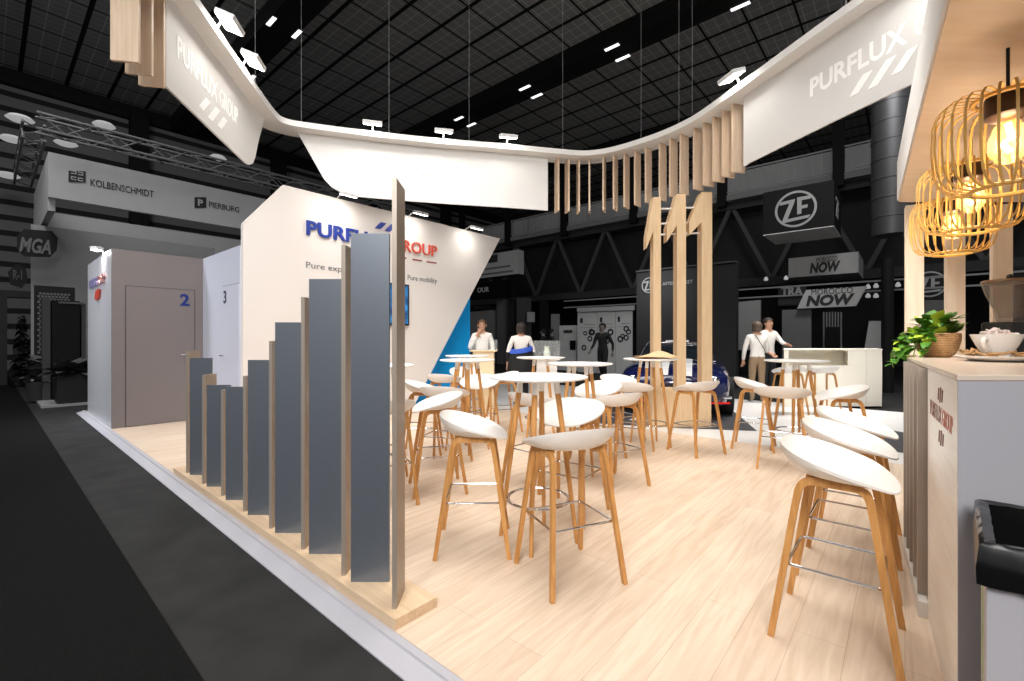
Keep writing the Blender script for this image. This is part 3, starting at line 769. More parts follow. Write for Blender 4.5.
# things on the bar
def at_bar(px, Y): return (X(px,Y), Y, BT+.0005)
SAU = at_bar(999, 2.42)
o = MB().lathe([(0,.002),(.08,0),(.095,.002),(.14,.014),(.175,.026),(.178,.030),(.171,.031),(.135,.022),(.09,.012),(0,.012)], 48).build('saucer', mat('white_china', (240,238,234), .2), None, smooth=True); place(o, SAU); tag(o, 'large white saucer under the giant cup on the bar', 'saucer')
t = thing('giant_cup', 'giant white cup filled with paper sachets on the bar', 'cup', (SAU[0]-.012, SAU[1], SAU[2]+.0125))
MB().lathe([(0,0),(.034,0),(.040,.005),(.058,.030),(.082,.076),(.101,.124),(.104,.131),(.100,.132),(.078,.078),(.054,.034),(.034,.013),(0,.011)], 48).build('bowl', mat('white_china', (240,238,234), .2), t, smooth=True)
hp = [(-.086,-.035,.100),(-.104,-.044,.112),(-.122,-.052,.110),(-.132,-.056,.098),(-.129,-.054,.083),(-.113,-.046,.068),(-.09,-.036,.056),(-.062,-.025,.044)]
MB().tube(hp, .0095, 10).build('handle', mat('white_china', (240,238,234), .2), t, smooth=True)
random.seed(11)
sp0 = None
for k in range(26):
    an = random.uniform(0, 2*PI); r = .07*math.sqrt(random.random()); 
    x, y = r*math.cos(an), r*math.sin(an)
    if sp0 is None:
        b = MB(); n = 6; vs = []; fs = []
        for i in range(n+1):
            u = i/n-.5; hh = .012*(1-abs(2*u)**4)+.0008
            for j in range(8):
                q_ = 2*PI*j/8; vs.append((u*.066, .0125*math.cos(q_), .7*hh*math.sin(q_)+.002*math.sin(9*u+j)))
        for i in range(n):
            for j in range(8): fs.append((i*8+j, i*8+(j+1)%8, (i+1)*8+(j+1)%8, (i+1)*8+j))
        fs += [tuple(range(8)), tuple(n*8+j for j in range(7,-1,-1))]
        sp0 = b.add(vs, fs).build('sugar_sachet', mat('sachet_paper', (238, 226, 222), .6, var=.06, scale=40), None, smooth=True); o = sp0
    else: o = sp0.copy(); COL.objects.link(o)
    o.location = (SAU[0]-.012+x, SAU[1]+y, SAU[2]+.128+.02*random.random()+.022*(1-r/.07))
    o.rotation_euler = (random.uniform(-.5,.5), random.uniform(-1.1,.9), random.uniform(0, 6.28))
    tag(o, 'small white paper sachet heaped in the giant cup', 'sachet', 'paper sachets in the giant cup')
cq = None
for k in range(20):
    an = 2*PI*k/20+random.uniform(-.1,.1); r = .112+.028*random.random()
    if cq is None:
        cq = MB(); n=8
        vs=[];fs=[]
        for i in range(n+1):
            u=i/n-.5; w=.022*math.cos(u*2.6)
            for j in range(6):
                q_=2*PI*j/6; vs.append((u*.095, .75*w*math.cos(q_), .006*math.sin(q_)+.02*u*u))
        for i in range(n):
            for j in range(6): fs.append((i*6+j,i*6+(j+1)%6,(i+1)*6+(j+1)%6,(i+1)*6+j))
        cq.add(vs,fs); cq = cq.build('wrapped_biscuit', mat('biscuit_brown', (178, 138, 92), .6, var=.12, scale=25), None, smooth=True); o = cq
    else: o = cq.copy(); COL.objects.link(o)
    o.location = (SAU[0]+r*math.cos(an), SAU[1]+r*math.sin(an), SAU[2]+.036+.018*random.random())
    o.rotation_euler = (random.uniform(-.3,.3), random.uniform(-.35,.35), an+random.uniform(-.7,.7)+1.2)
    tag(o, 'small brown wrapped biscuit lying around the giant cup', 'biscuit', 'wrapped biscuits on the saucer')
# plant in a basket
PB = at_bar(937, 3.02)
t = thing('potted_plant', 'trailing green plant in a woven brown basket on the bar end', 'plant', PB)
m, nt, bs = base_mat('woven_seagrass')
tc = nt.nodes.new('ShaderNodeTexCoord'); wv = nt.nodes.new('ShaderNodeTexWave'); wv.bands_direction = 'Z'; wv.inputs['Scale'].default_value = 28; wv.inputs['Distortion'].default_value = 5; wv.inputs['Detail Scale'].default_value = 6
nt.links.new(tc.outputs['Object'], wv.inputs['Vector']); rp = nt.nodes.new('ShaderNodeValToRGB')
rp.color_ramp.elements[0].color = lin((150, 108, 68)); rp.color_ramp.elements[1].color = lin((208, 166, 116))
nt.links.new(wv.outputs['Fac'], rp.inputs['Fac']); nt.links.new(rp.outputs['Color'], bs.inputs['Base Color']); bs.inputs['Roughness'].default_value = .8
bp = nt.nodes.new('ShaderNodeBump'); bp.inputs['Strength'].default_value = .6; bp.inputs['Distance'].default_value = .006; nt.links.new(wv.outputs['Fac'], bp.inputs['Height']); nt.links.new(bp.outputs['Normal'], bs.inputs['Normal'])
MB().lathe([(0,0),(.066,0),(.082,.010),(.106,.055),(.118,.11),(.118,.155),(.111,.158),(.108,.13),(0,.13)], 36).build('basket', m, t, smooth=True)
def leaf(b, base, d, size, up=(0,0,1), curl=.3):
    d = Vector(d).normalized(); up = Vector(up); s_ = d.cross(up); s_ = s_.normalized() if s_.length > 1e-3 else Vector((1,0,0)); n = s_.cross(d)
    prof = [(0,.0),(.08,.30),(.25,.44),(.5,.40),(.75,.24),(1,.0)]
    vs = []; fs = []
    for u, w in prof:
        c = Vector(base)+d*(u*size)-n*(curl*size*u*u)
        vs += [c-s_*(w*size)+n*(.12*w*size), c, c+s_*(w*size)+n*(.12*w*size)]
    for i in range(len(prof)-1):
        for j in range(2): fs.append((i*3+j, i*3+j+1, (i+1)*3+j+1, (i+1)*3+j))
    b.add(vs, fs)
random.seed(5); fo = MB(); fo2 = MB(); stm = MB()
for k in range(95):
    an = random.uniform(0, 2*PI); el = random.uniform(.15, 1.45); r0 = random.uniform(.02, .09)
    d = Vector((math.cos(an)*math.cos(el)+.25, math.sin(an)*math.cos(el), math.sin(el)))
    base = Vector((r0*math.cos(an), r0*math.sin(an), .13+random.uniform(0,.12)))
    leaf(fo if k % 4 else fo2, base, d, random.uniform(.055,.095), curl=random.uniform(.2,.6))
for k in range(9):                                        # stems trailing over the bar end
    an = PI+random.uniform(-.55,.5); pts = []; 
    L = random.uniform(.06,.15)
    for i in range(6):
        u = i/5; pts.append(Vector((math.cos(an)*(.10+L*u), math.sin(an)*(.12+.1*u), .15+.03*math.sin(u*3)-.20*(L/.15)*u*u)))
    stm.tube(pts, .003, 5)
    for p in pts[1:]:
        for q_ in range(2):
            leaf(fo if (k+q_) % 4 else fo2, p, (random.uniform(-1,.1), random.uniform(-.8,.8), random.uniform(-.7,.4)), random.uniform(.05,.08), curl=random.uniform(.1,.5))
for k in range(10):
    d = Vector((1, random.uniform(-.4,.4), random.uniform(.35,.9)))
    leaf(fo2 if k % 2 else fo, (.06, random.uniform(-.05,.05), .16), d, random.uniform(.09,.14), curl=.15)
fo.build('foliage', mat('leaf_green', (78, 132, 40), .4, var=.25, scale=12), t, smooth=True)
fo2.build('foliage', mat('leaf_lime', (172, 196, 58), .4, var=.2, scale=12), t, smooth=True)
stm.build('stem', mat('stem_green', (96, 130, 50), .5), t, smooth=True)
# coffee grinder
GY = 2.78; GP = at_bar(1010, GY)
t = thing('coffee_grinder', 'coffee grinder with smoky clear hopper standing behind the giant cup', 'coffee grinder', GP)
def zz(py): return CAMH+(HY-py)*GY/F-BT
MB().box(-.10, .10, -.12, .12, 0, .03).box(-.08, .08, -.09, .10, .03, zz(322)).build('body', mat('dark_body', (38, 36, 35), .35), t, bevel=.012)
MB().lathe([(.055,zz(322)),(.065,zz(317)),(.075,zz(308)),(.108,zz(294)),(.125,zz(283)),(.121,zz(283)),(.103,zz(295)),(.068,zz(309)),(.046,zz(318))], 32).build('hopper', glass('smoky_plastic', (140, 126, 116), .34, .1), t, smooth=True)
MB().lathe([(0,zz(283)),(.125,zz(283)),(.129,zz(281.5)),(.125,zz(280)),(.05,zz(279)),(0,zz(279))], 32).build('lid', mat('lid_tan', (120, 98, 78), .35), t, smooth=True)
MB().ball((0,0,zz(277)), .016, .016, .018).build('lid_knob', M_BLACK, t, smooth=True)
# bin at the bar end
bc = [Vector((1.205,1.155,0)), Vector((1.50,1.455,0))]
ax = (bc[1]-bc[0]); L = ax.length; ax.normalize()
t = thing('waste_bin', 'white square waste bin with a black bag folded over its rim', 'bin', bc[0], math.atan2(ax.y, ax.x))
MB().box(0, L, -.42, 0, FH, 0).box(0, L, -.012, 0, 0, .79).box(0, L, -.42, -.408, 0, .79).box(0, .012, -.408, -.012, 0, .79).box(L-.012, L, -.408, -.012, 0, .79).build('body', M_LEDGE, t)
MB().box(.24, .32, 0, .001, .30, .62).box(.25, .31, .0009, .0016, .34, .58).build('green_print', mat('leaf_print', (188, 204, 140), .5), t)
bl = MB(); random.seed(9); n = 72; vs = []; fs = []
per = []
for i in range(n):
    u = i/n*4; k = int(u); f = u-k
    c4 = [(-.012,.012),(L+.012,.012),(L+.012,-.432),(-.012,-.432)]
    a_ = Vector(c4[k]); b_ = Vector(c4[(k+1)%4]); per.append(a_.lerp(b_, f))
cen = Vector((L/2,-.21))
def wob(s_): return random.uniform(-s_, s_)
for lev, (sc, z, wz) in enumerate(((1.03,.70,.004),(1.035,.74,.002),(1.01,.798,.003),(.97,.806,.003),(.875,.803,.003),(.85,.72,.01),(.81,.60,.015),(.68,.50,.02))):
    for p in per:
        q_ = cen+(p-cen)*(sc+wob(.012 if lev > 4 else .004)); vs.append((q_.x, q_.y, z+wob(wz)))
for i in range(7):
    for j in range(n): fs.append((i*n+j, i*n+(j+1)%n, (i+1)*n+(j+1)%n, (i+1)*n+j))
fs.append(tuple(7*n+j for j in range(n)))
bl.add(vs, fs).build('bin_bag', mat('black_bag', (16,16,17), .22, spec=.7, var=.1), t, smooth=True)
# ================================================================== people
M_SKIN = mat('skin', (205, 158, 130), .55, var=.03)
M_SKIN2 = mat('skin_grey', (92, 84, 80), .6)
def person(label, loc, rz, h, top, bottom, hair, skin=None, shoe=None, hands=None, long_sleeve=True, hair_style='short', legs=None, extra=None, turn=0., top_zones=None, lean=0.):
    """one skinned body; local +y is where the person faces. hands: {side: (elbow, wrist)} in units of body height"""
    skin = skin or M_SKIN; shoe = shoe or M_BLACK
    t = thing('person', label, 'person', loc, rz)
    J = []; E_ = []; R = []; K = []
    def j(p, r, kind, par=None):
        J.append(Vector(p)*h); R.append((r[0]*h, r[1]*h) if isinstance(r, tuple) else (r*h, r*h)); K.append(kind)
        if par is not None: E_.append((par, len(J)-1))
        return len(J)-1
    ly = lean
    pel = j((0,0,.53), (.088,.062), 'bottom')
    wa = j((0,ly*.3,.62), (.076,.056), 'top', pel)
    ch = j((0,ly*.7,.72), (.090,.062), 'top', wa)
    sh = j((0,ly,.795), (.075,.05), 'top', ch)
    nk = j((0,ly+.004,.845), (.033,.033), 'skin', sh)
    hd = j((0,ly+.012,.885), (.040,.046), 'skin', nk)
    hc = j((0,ly+.008,.935), (.047,.056), 'skin', hd)
    ht = j((0,ly+.002,.975), (.036,.042), 'skin', hc)
    for s in (-1, 1):
        el, wr = (hands or {}).get(s, ((.135*s, .01, .62), (.15*s, .05, .475)))
        s0 = j((.098*s, ly, .80), (.038,.036), 'top', sh)
        mid = (Vector((.112*s, ly, .79))*.4+Vector(el)*.6)
        m_ = j(mid, .030, 'top', s0)
        e = j(el, .026, 'top', m_)
        f1 = j(Vector(el).lerp(Vector(wr), .55), .023, 'top' if long_sleeve else 'skin', e)
        w = j(wr, .016, 'skin', f1)
        d = (Vector(wr)-Vector(el)).normalized(); side = d.cross(Vector((0,1,0)))
        if side.length < .3: side = d.cross(Vector((0,0,1)))
        side.normalize(); nn = side.cross(d)
        pm = j(Vector(wr)+d*.028, (.022,.012), 'skin', w)
        for q_, (o_, ln) in enumerate(((-.017,.038),(-.006,.045),(.006,.043),(.017,.034))):
            k1 = j(Vector(wr)+d*(.048)+side*o_, .0058, 'skin', pm)
            k2 = j(Vector(wr)+d*(.048+ln*.5)+side*o_+nn*.004, .0054, 'skin', k1)
            j(Vector(wr)+d*(.048+ln*.9)+side*o_+nn*.013, .0046, 'skin', k2)
        k1 = j(Vector(wr)+d*.022-side*.022*s, .0066, 'skin', pm)
        j(Vector(wr)+d*.045-side*.032*s+nn*.008, .0055, 'skin', k1)
        kn, an, toe = (legs or {}).get(s, ((.055*s,.008,.28), (.06*s,-.012,.045), (.068*s,.085,.018)))
        h0 = j((.05*s, 0, .50), (.055,.058), 'bottom', pel)
        k_ = j(kn, (.036,.038), 'bottom', h0)
        cf = j(Vector(kn).lerp(Vector(an), .4), (.033,.036), 'bottom', k_)
        a = j(an, (.024,.026), 'bottom', cf)
        b_ = j(Vector(an)*.35+Vector(toe)*.65+Vector((0,0,.006)), (.024,.018), 'shoe', a)
        j(toe, (.021,.015), 'shoe', b_)
    me = bpy.data.meshes.new('body'); me.from_pydata([tuple(p) for p in J], E_, [])
    ob = bpy.data.objects.new('body', me); COL.objects.link(ob)
    ob.modifiers.new('skin', 'SKIN').use_smooth_shade = True
    for i, r in enumerate(R): me.skin_vertices[0].data[i].radius = r
    me.skin_vertices[0].data[0].use_root = True
    sb = ob.modifiers.new('sub', 'SUBSURF'); sb.levels = 3; sb.render_levels = 3
    dg = bpy.context.evaluated_depsgraph_get(); dg.update()
    nm = bpy.data.meshes.new_from_object(ob.evaluated_get(dg))
    bpy.data.objects.remove(ob)
    zones = {'skin': 0, 'top': 1, 'bottom': 2, 'shoe': 3}
    nm.materials.clear()
    for m_ in (skin, top, bottom, shoe): nm.materials.append(m_)
    ex = []
    if top_zones:
        for z0, z1, m_ in top_zones: nm.materials.append(m_); ex.append((z0*h, z1*h, len(nm.materials)-1))
    segs = [(J[a], J[b], K[b], K[a]) for a, b in E_]
    for p in nm.polygons:
        c = p.center; best = 1e9; kk = 'top'
        for a, b, kb, ka in segs:
            ab = b-a; u = max(0, min(1, (c-a).dot(ab)/ab.length_squared)); dd = (c-(a+ab*u)).length
            if dd < best: best = dd; kk = kb if u > .5 else ka
        if kk in ('top', 'bottom') and abs(c.x) < .125*h and c.z < .72*h and (c-Vector((0,0,c.z))).length < .105*h: kk = 'top' if c.z > .56*h else 'bottom'
        if kk == 'top' and c.z > .838*h: kk = 'skin'
        mi = zones[kk]
        if kk in ('top', 'bottom'):
            for z0, z1, q_ in ex:
                if z0 <= c.z < z1: mi = q_
        p.material_index = mi; p.use_smooth = True
    body = bpy.data.objects.new('body', nm); COL.objects.link(body); body.parent = t
    # face
    hcv = Vector((0, ly+.01, .925))*h
    fb = MB()
    for s in (-1, 1): fb.ball(hcv+Vector((.019*s*h, .047*h, .008*h)), .0065*h, .004*h, .0045*h, 8, 6)
    fb.build('eyes', mat('eye_dark', (50, 38, 32), .3), t, smooth=True)
    MB().prism([hcv+Vector((-.008*h,.046*h,-.012*h)), hcv+Vector((.008*h,.046*h,-.012*h)), hcv+Vector((0,.047*h,.012*h))], (0,.016*h,-.004*h)).build('nose', skin, t, smooth=True)
    MB().ball(hcv+Vector((0,.046*h,-.028*h)), .014*h, .005*h, .004*h, 8, 6).build('mouth', mat('lip', (168, 104, 92), .5) if skin == M_SKIN else skin, t, smooth=True)
    eb = MB()
    for s in (-1, 1): eb.ball(hcv+Vector((.050*s*h, -.004*h, 0)), .008*h, .014*h, .02*h, 8, 6)
    eb.build('ears', skin, t, smooth=True)
    hb = MB(); n, m_ = 20, 10; vs = []; fs = []
    cz = Vector((0, ly-.002, .940))*h
    for i in range(m_+1):
        for k in range(n):
            an = 2*PI*k/n; back = (1-math.sin(an))/2        # 1 at the back
            low = {'short': -.05-.75*back, 'long': -.35-1.6*back if back > .35 else .15, 'bald': .1-.6*back}[hair_style]
            if hair_style == 'short' and back < .3: low = .35
            ph = PI/2-(PI/2-max(-1.2, low))*(i/m_)
            cr = math.cos(max(ph, -.35)); zz_ = math.sin(ph) if ph > -.35 else math.sin(-.35)+(ph+.35)*1.1
            vs.append(cz+Vector((.060*h*cr*math.cos(an), .067*h*cr*math.sin(an), .057*h*zz_)))
    for i in range(m_):
        for k in range(n): fs.append((i*n+k, i*n+(k+1)%n, (i+1)*n+(k+1)%n, (i+1)*n+k))
    hb.add(vs, fs).build('hair', hair, t, smooth=True)
    if extra: extra(t, h)
    return t
M_SHIRT = mat('white_shirt', (238, 234, 228), .7, var=.03)
M_DARKTR = mat('dark_trousers', (38, 38, 42), .8)
M_KHAKI = mat('khaki_trousers', (150, 126, 98), .8, var=.06)
M_COAT = mat('black_coat', (18, 18, 19), .8)
M_BLUEB = mat('blue_band', (50, 88, 190), .7)
HAIR = [mat('hair_brown', (96, 66, 42), .6, var=.2, scale=40), mat('hair_dark', (38, 28, 24), .6, var=.2, scale=40), mat('hair_grey_brown', (88, 72, 60), .6, var=.25, scale=40)]
person('person in a white shirt and dark trousers standing with one hand at the chin', (X(482,9.6), 9.6, 0), PI, 1.74, M_SHIRT, M_DARKTR, HAIR[0],
       hands={-1: ((-.135,.03,.63), (-.085,.10,.60)), 1: ((.145,.05,.645), (.035,.085,.83))})
def coat(t, h):
    b = MB(); n = 26; vs = []; fs = []
    for i, (z, rx, ry) in enumerate(((.66,.13,.095),(.60,.155,.11),(.52,.165,.12),(.42,.17,.125),(.31,.165,.12))):
        for k in range(n):
            an = 2*PI*k/n; w = 1+.05*math.sin(5*an+i)
            vs.append((rx*w*h*math.cos(an), ry*w*h*math.sin(an), (z+.02*math.sin(an*1+.8))*h))
    for i in range(4):
        for k in range(n): fs.append((i*n+k, i*n+(k+1)%n, (i+1)*n+(k+1)%n, (i+1)*n+k))
    b.add(vs, fs).build('hanging_coat', M_COAT, t, smooth=True)
    b = MB(); vs = []; fs = []
    for i, (z, rx, ry) in enumerate(((.705,.118,.085),(.68,.138,.102),(.65,.145,.108))):
        for k in range(n):
            an = 2*PI*k/n; vs.append((rx*h*math.cos(an), ry*h*math.sin(an), (z+.03*math.sin(an*1+.8))*h))
    for i in range(2):
        for k in range(n): fs.append((i*n+k, i*n+(k+1)%n, (i+1)*n+(k+1)%n, (i+1)*n+k))
    b.add(vs, fs).build('blue_band', M_BLUEB, t, smooth=True)
person('person in a white top with a blue band and black coat, seen from behind', (X(521,9.0), 9.0, 0), .15, 1.66, M_SHIRT, M_COAT, HAIR[1], hair_style='long', extra=coat,
       hands={-1: ((-.16,.0,.62), (-.155,.03,.50)), 1: ((.16,.02,.62), (.10,.11,.56))}, top_zones=((0,.64,M_COAT),))
def strap(t, h):
    MB().sweep([Vector(p)*h for p in ((-.055,-.01,.838),(-.035,-.062,.815),(.0,-.078,.74),(.05,-.078,.66),(.088,-.05,.585),(.09,.0,.56))], .012, .004, (0,1,.1)).build('bag_strap', M_BLACK, t)
person('person in a white blouse and khaki trousers with a shoulder strap, seen from behind', (X(757,9.5), 9.5, 0), -.1, 1.70, M_SHIRT, M_KHAKI, HAIR[2], hair_style='long', extra=strap,
       hands={-1: ((-.15,.0,.62), (-.14,.06,.50)), 1: ((.14,.04,.63), (.06,.13,.62))})
hx, hy = X(787,9.25), 9.25
px_, py_ = X(768,10.0), 10.0
person('man in a white shirt with short dark hair, one hand resting on the white counter', (px_, py_, 0), PI+.25, 1.80, M_SHIRT, M_DARKTR, HAIR[1],
       hands={-1: ((-.145,.06,.69), (-.11,.17,.665)), 1: ((.13,.03,.63), (.08,.12,.56))})
M_SIL = mat('dark_clothes', (9, 9, 9), .9)
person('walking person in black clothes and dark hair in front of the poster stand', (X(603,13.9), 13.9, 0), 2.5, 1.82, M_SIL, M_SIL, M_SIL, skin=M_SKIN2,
       hands={-1: ((-.15,-.06,.63), (-.17,-.01,.50)), 1: ((.15,.04,.63), (.17,.13,.53))}, legs={-1: ((-.055,.06,.285),(-.06,.03,.05),(-.066,.12,.02)), 1: ((.055,-.01,.28),(.06,-.13,.06),(.066,-.05,.02))}, lean=.02)
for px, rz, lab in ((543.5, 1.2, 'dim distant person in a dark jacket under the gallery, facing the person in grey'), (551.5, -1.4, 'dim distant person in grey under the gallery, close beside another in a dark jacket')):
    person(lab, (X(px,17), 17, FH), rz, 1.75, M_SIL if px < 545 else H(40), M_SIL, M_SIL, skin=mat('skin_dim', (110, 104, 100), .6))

# ================================================================== car
car = thing('sports_car', 'dark blue sports car with two white stripes behind the wooden pillars', 'car', (X(677,9.6), 9.6, .006), math.radians(-22))
M_CAR = mat('navy_paint', (18, 26, 78), .12, spec=.8, var=.02); M_STR = mat('stripe_white', (236, 236, 236), .2)
bpy.data.materials['navy_paint'].node_tree.nodes['Principled BSDF'].inputs['Coat Weight'].default_value = 1
# stations: y (front negative), half width, belt height, crown height (centre), bottom
stn = [(-2.12,.62,.50,.56,.26),(-2.08,.80,.60,.68,.18),(-1.9,.90,.70,.80,.16),(-1.5,.95,.78,.88,.16),(-.8,.95,.83,.93,.16),(.2,.94,.86,.95,.16),(1.1,.96,.88,.97,.16),(1.7,.94,.88,.97,.18),(2.02,.84,.84,.92,.28),(2.10,.70,.74,.80,.34)]
def section(w, belt, crown, bot):
    half = [(0,crown),(w*.35,crown-.008),(w*.62,crown-.035),(w*.82,belt+.03),(w*.94,belt-.03),(w,belt-.16),(w*.99,(belt+bot)/2),(w*.95,bot+.08),(w*.86,bot),(0,bot)]
    return [(x,z) for x,z in half]+[(-x,z) for x,z in half[-2:0:-1]]
vs = []; fs = []; n = 18
for y, w, belt, cr, bo in stn: vs += [(x, y, z) for x, z in section(w, belt, cr, bo)]
for i in range(len(stn)-1):
    for k in range(n): fs.append((i*n+k, i*n+(k+1)%n, (i+1)*n+(k+1)%n, (i+1)*n+k))
fs += [tuple(range(n)), tuple((len(stn)-1)*n+k for k in range(n-1,-1,-1))]
bd = MB().add(vs, fs).build('body', M_CAR, car, smooth=True); sb = bd.modifiers.new('s','SUBSURF'); sb.levels = 2; sb.render_levels = 2
# greenhouse
gh = [(-.72,.70,.90),(-.12,.60,1.235),(.12,.585,1.27),(.75,.57,1.255),(1.55,.62,.93)]
M_CGL = glass('car_glass', (30, 36, 42), .78, .03)
def strip(b, pts): b.add([p for p in pts], [(0,1,2,3)])
b = MB(); b.add([(-.70,-.74,.89),(.70,-.74,.89),(.56,-.12,1.225),(-.56,-.12,1.225)], [(0,1,2,3)]); b.build('windscreen', M_CGL, car)
b = MB()
for s in (-1,1): b.add([(.72*s,-.66,.89),(.60*s,-.1,1.215),(.57*s,.72,1.215),(.68*s,1.35,.92)], [(0,1,2,3)])
b.add([(-.55,.80,1.235),(.55,.80,1.235),(.60,1.5,.945),(-.60,1.5,.945)], [(0,1,2,3)]); b.build('side_glass', M_CGL, car)
vs = []; fs = []
ry = (-.16,-.02,.3,.6,.84)
for y, hz, w in zip(ry, (1.222,1.262,1.285,1.28,1.238), (.575,.595,.60,.59,.57)):
    for u in (-1,-.9,-.5,0,.5,.9,1): vs.append((w*u, y, hz-.045*abs(u)**3))
for i in range(4):
    for k in range(6): fs.append((i*7+k, i*7+k+1, (i+1)*7+k+1, (i+1)*7+k))
rf = MB().add(vs, fs).build('roof', M_CAR, car, smooth=True); md = rf.modifiers.new('s','SOLIDIFY'); md.thickness = .025
b = MB()
for s in (-1,1):
    b.tube([(.715*s,-.74,.885),(.59*s,-.14,1.225)], .022, 8); b.tube([(.59*s,.8,1.235),(.70*s,1.5,.93)], .05, 8)
b.tube([(-.715,-.74,.885),(0,-.80,.925),(.715,-.74,.885)], .014, 8).tube([(-.59,-.14,1.225),(0,-.17,1.245),(.59,-.14,1.225)], .016, 8)
b.build('window_trim', M_CHROME, car, smooth=True)
def hood_z(y):
    for (a, b_) in zip(stn, stn[1:]):
        if a[0] <= y <= b_[0]: u = (y-a[0])/(b_[0]-a[0]); return a[3]+(b_[3]-a[3])*u
    return .9
for s in (-1, 1):
    b = MB(); vs = []; ys = [-2.06,-1.95,-1.8,-1.5,-1.1,-.8]
    for y in ys: vs += [(s*.07, y, hood_z(y)+.008), (s*.31, y, hood_z(y)+.0)]
    fs = [(2*i, 2*i+1, 2*i+3, 2*i+2) for i in range(len(ys)-1)]
    b.add(vs, fs)
    b.build('hood_stripe', M_STR, car)
    b = MB(); vs = []
    for y, z in ((-.15,1.232),(-.02,1.272),(.3,1.294),(.6,1.288),(.83,1.246)): vs += [(s*.06, y, z), (s*.23, y, z-.003)]
    b.add(vs, [(2*i, 2*i+1, 2*i+3, 2*i+2) for i in range(4)]).build('roof_stripe', M_STR, car)
for s in (-1,1):
    for y in (-1.32, 1.32):
        w = MB(); M = Matrix.Translation((s*.86, y, .325)) @ Matrix.Rotation(PI/2*s, 4, 'Y')
        w.lathe([(0,.09),(.19,.09),(.21,.11),(.29,.118),(.322,.10),(.325,.02),(.325,-.08),(.31,-.11),(.2,-.11),(0,-.10)], 36).xf(M)
        wh = w.build('wheel', mat('tyre', (20,20,20), .8), car, smooth=True)
        MB().lathe([(0,.10),(.06,.105),(.07,.095),(.18,.10),(.20,.108),(.205,.095)], 24).xf(M).build('rim', M_CHROME, wh, smooth=True)
    h_ = MB().lathe([(0,.03),(.05,.028),(.065,.015),(.072,0)], 24).xf(Matrix.Translation((s*.66,-2.07,.62)) @ Matrix.Rotation(PI/2, 4, 'X')).build('headlamp', M_CHROME, car, smooth=True)
MB().prism([(-.5,-2.135,.40),(.5,-2.135,.40),(.46,-2.135,.54),(-.46,-2.135,.54)], (0,.03,0)).build('grille', M_BLACK, car)
MB().tube([(-.9,-1.98,.36),(-.6,-2.16,.36),(.6,-2.16,.36),(.9,-1.98,.36)], .03, 8).build('bumper', M_CHROME, car, smooth=True)
MB().tube([(-.88,-2.02,.27),(-.55,-2.15,.27),(.55,-2.15,.27),(.88,-2.02,.27)], .016, 6).build('red_trim', emis('red_trim', (220, 30, 30), .4), car, smooth=True)

# ================================================================== dim booths of the hall
R_, UP_ = (1,0,0), (0,0,1)
KA = 14.4
t = thing('hanging_fascia', 'big hanging grey fascia frame with two company names beside the ceiling truss', 'fascia', S(0, KA), TH)
zb, zt = 4.2, 5.48; bL = b_on(48.3, KA); bR = 11.0; D = 4.6
M_KS = mat('grey_fascia', (196, 196, 196), .7, var=.03)
MB().box(bL, bR, 0, .12, 4.48, zt).build('front_fascia', M_KS, t)
MB().box(bL, bR, D, D+.12, zb, 5.05).build('rear_fascia', M_KS, t)
MB().box(bL, bL+.12, .12, D, zb, zt).build('side_fascia', M_KS, t)
M_DT = mat('dark_print', (44, 44, 46), .6)
def ks_text(s, px0, px1, py_base, py_h, bold=.01):
    b0, b1 = b_on(px0, KA), b_on(px1, KA); Y = at_a(px0, HY, KA).y
    return text('lettering', s, M_DT, t, (b0, -.001, CAMH+(HY-py_base)*Y/F), R_, UP_, w=b1-b0, h=py_h*Y/F, ext=.01, bold=bold)
ks_text('KOLBENSCHMIDT', 90.5, 153.5, 185.5, 7.2, 0); ks_text('PIERBURG', 209, 239, 207, 6, 0)
def logo_box(px0, px1, py0, py1, kind):
    b0, b1 = b_on(px0, KA), b_on(px1, KA); Y = at_a(px0, HY, KA).y; z1 = CAMH+(HY-py0)*Y/F; z0 = CAMH+(HY-py1)*Y/F
    w = b1-b0; hh = z1-z0; b = MB()
    b.prism([(b0,0,z0),(b1,0,z0+.06),(b1,0,z1),(b0,0,z1-.06)], (0,-.012,0)); o = b.build('logo', M_DT, t)
    b = MB()
    if kind == 'K':
        for q in range(2):
            zq = z0+.1*hh+q*.42*hh
            for xq in (.14, .54):
                b.box(b0+xq*w, b0+(xq+.32)*w, -.016, -.012, zq+.30*hh, zq+.36*hh).box(b0+xq*w, b0+(xq+.32)*w, -.016, -.012, zq+.12*hh, zq+.18*hh).box(b0+(xq+(.26 if q else 0))*w, b0+(xq+(.32 if q else .06))*w, -.016, -.012, zq+.12*hh, zq+.36*hh)
            b.build('logo_mark', M_KS, o); b = MB()
    else: text('logo_mark', 'P', M_KS, o, (b0+.28*w, -.012, z0+.25*hh), R_, UP_, h=hh*.5, ext=.004, bold=.03)
logo_box(68.5, 85.5, 168, 182, 'K'); logo_box(194.5, 206, 195, 208, 'P')
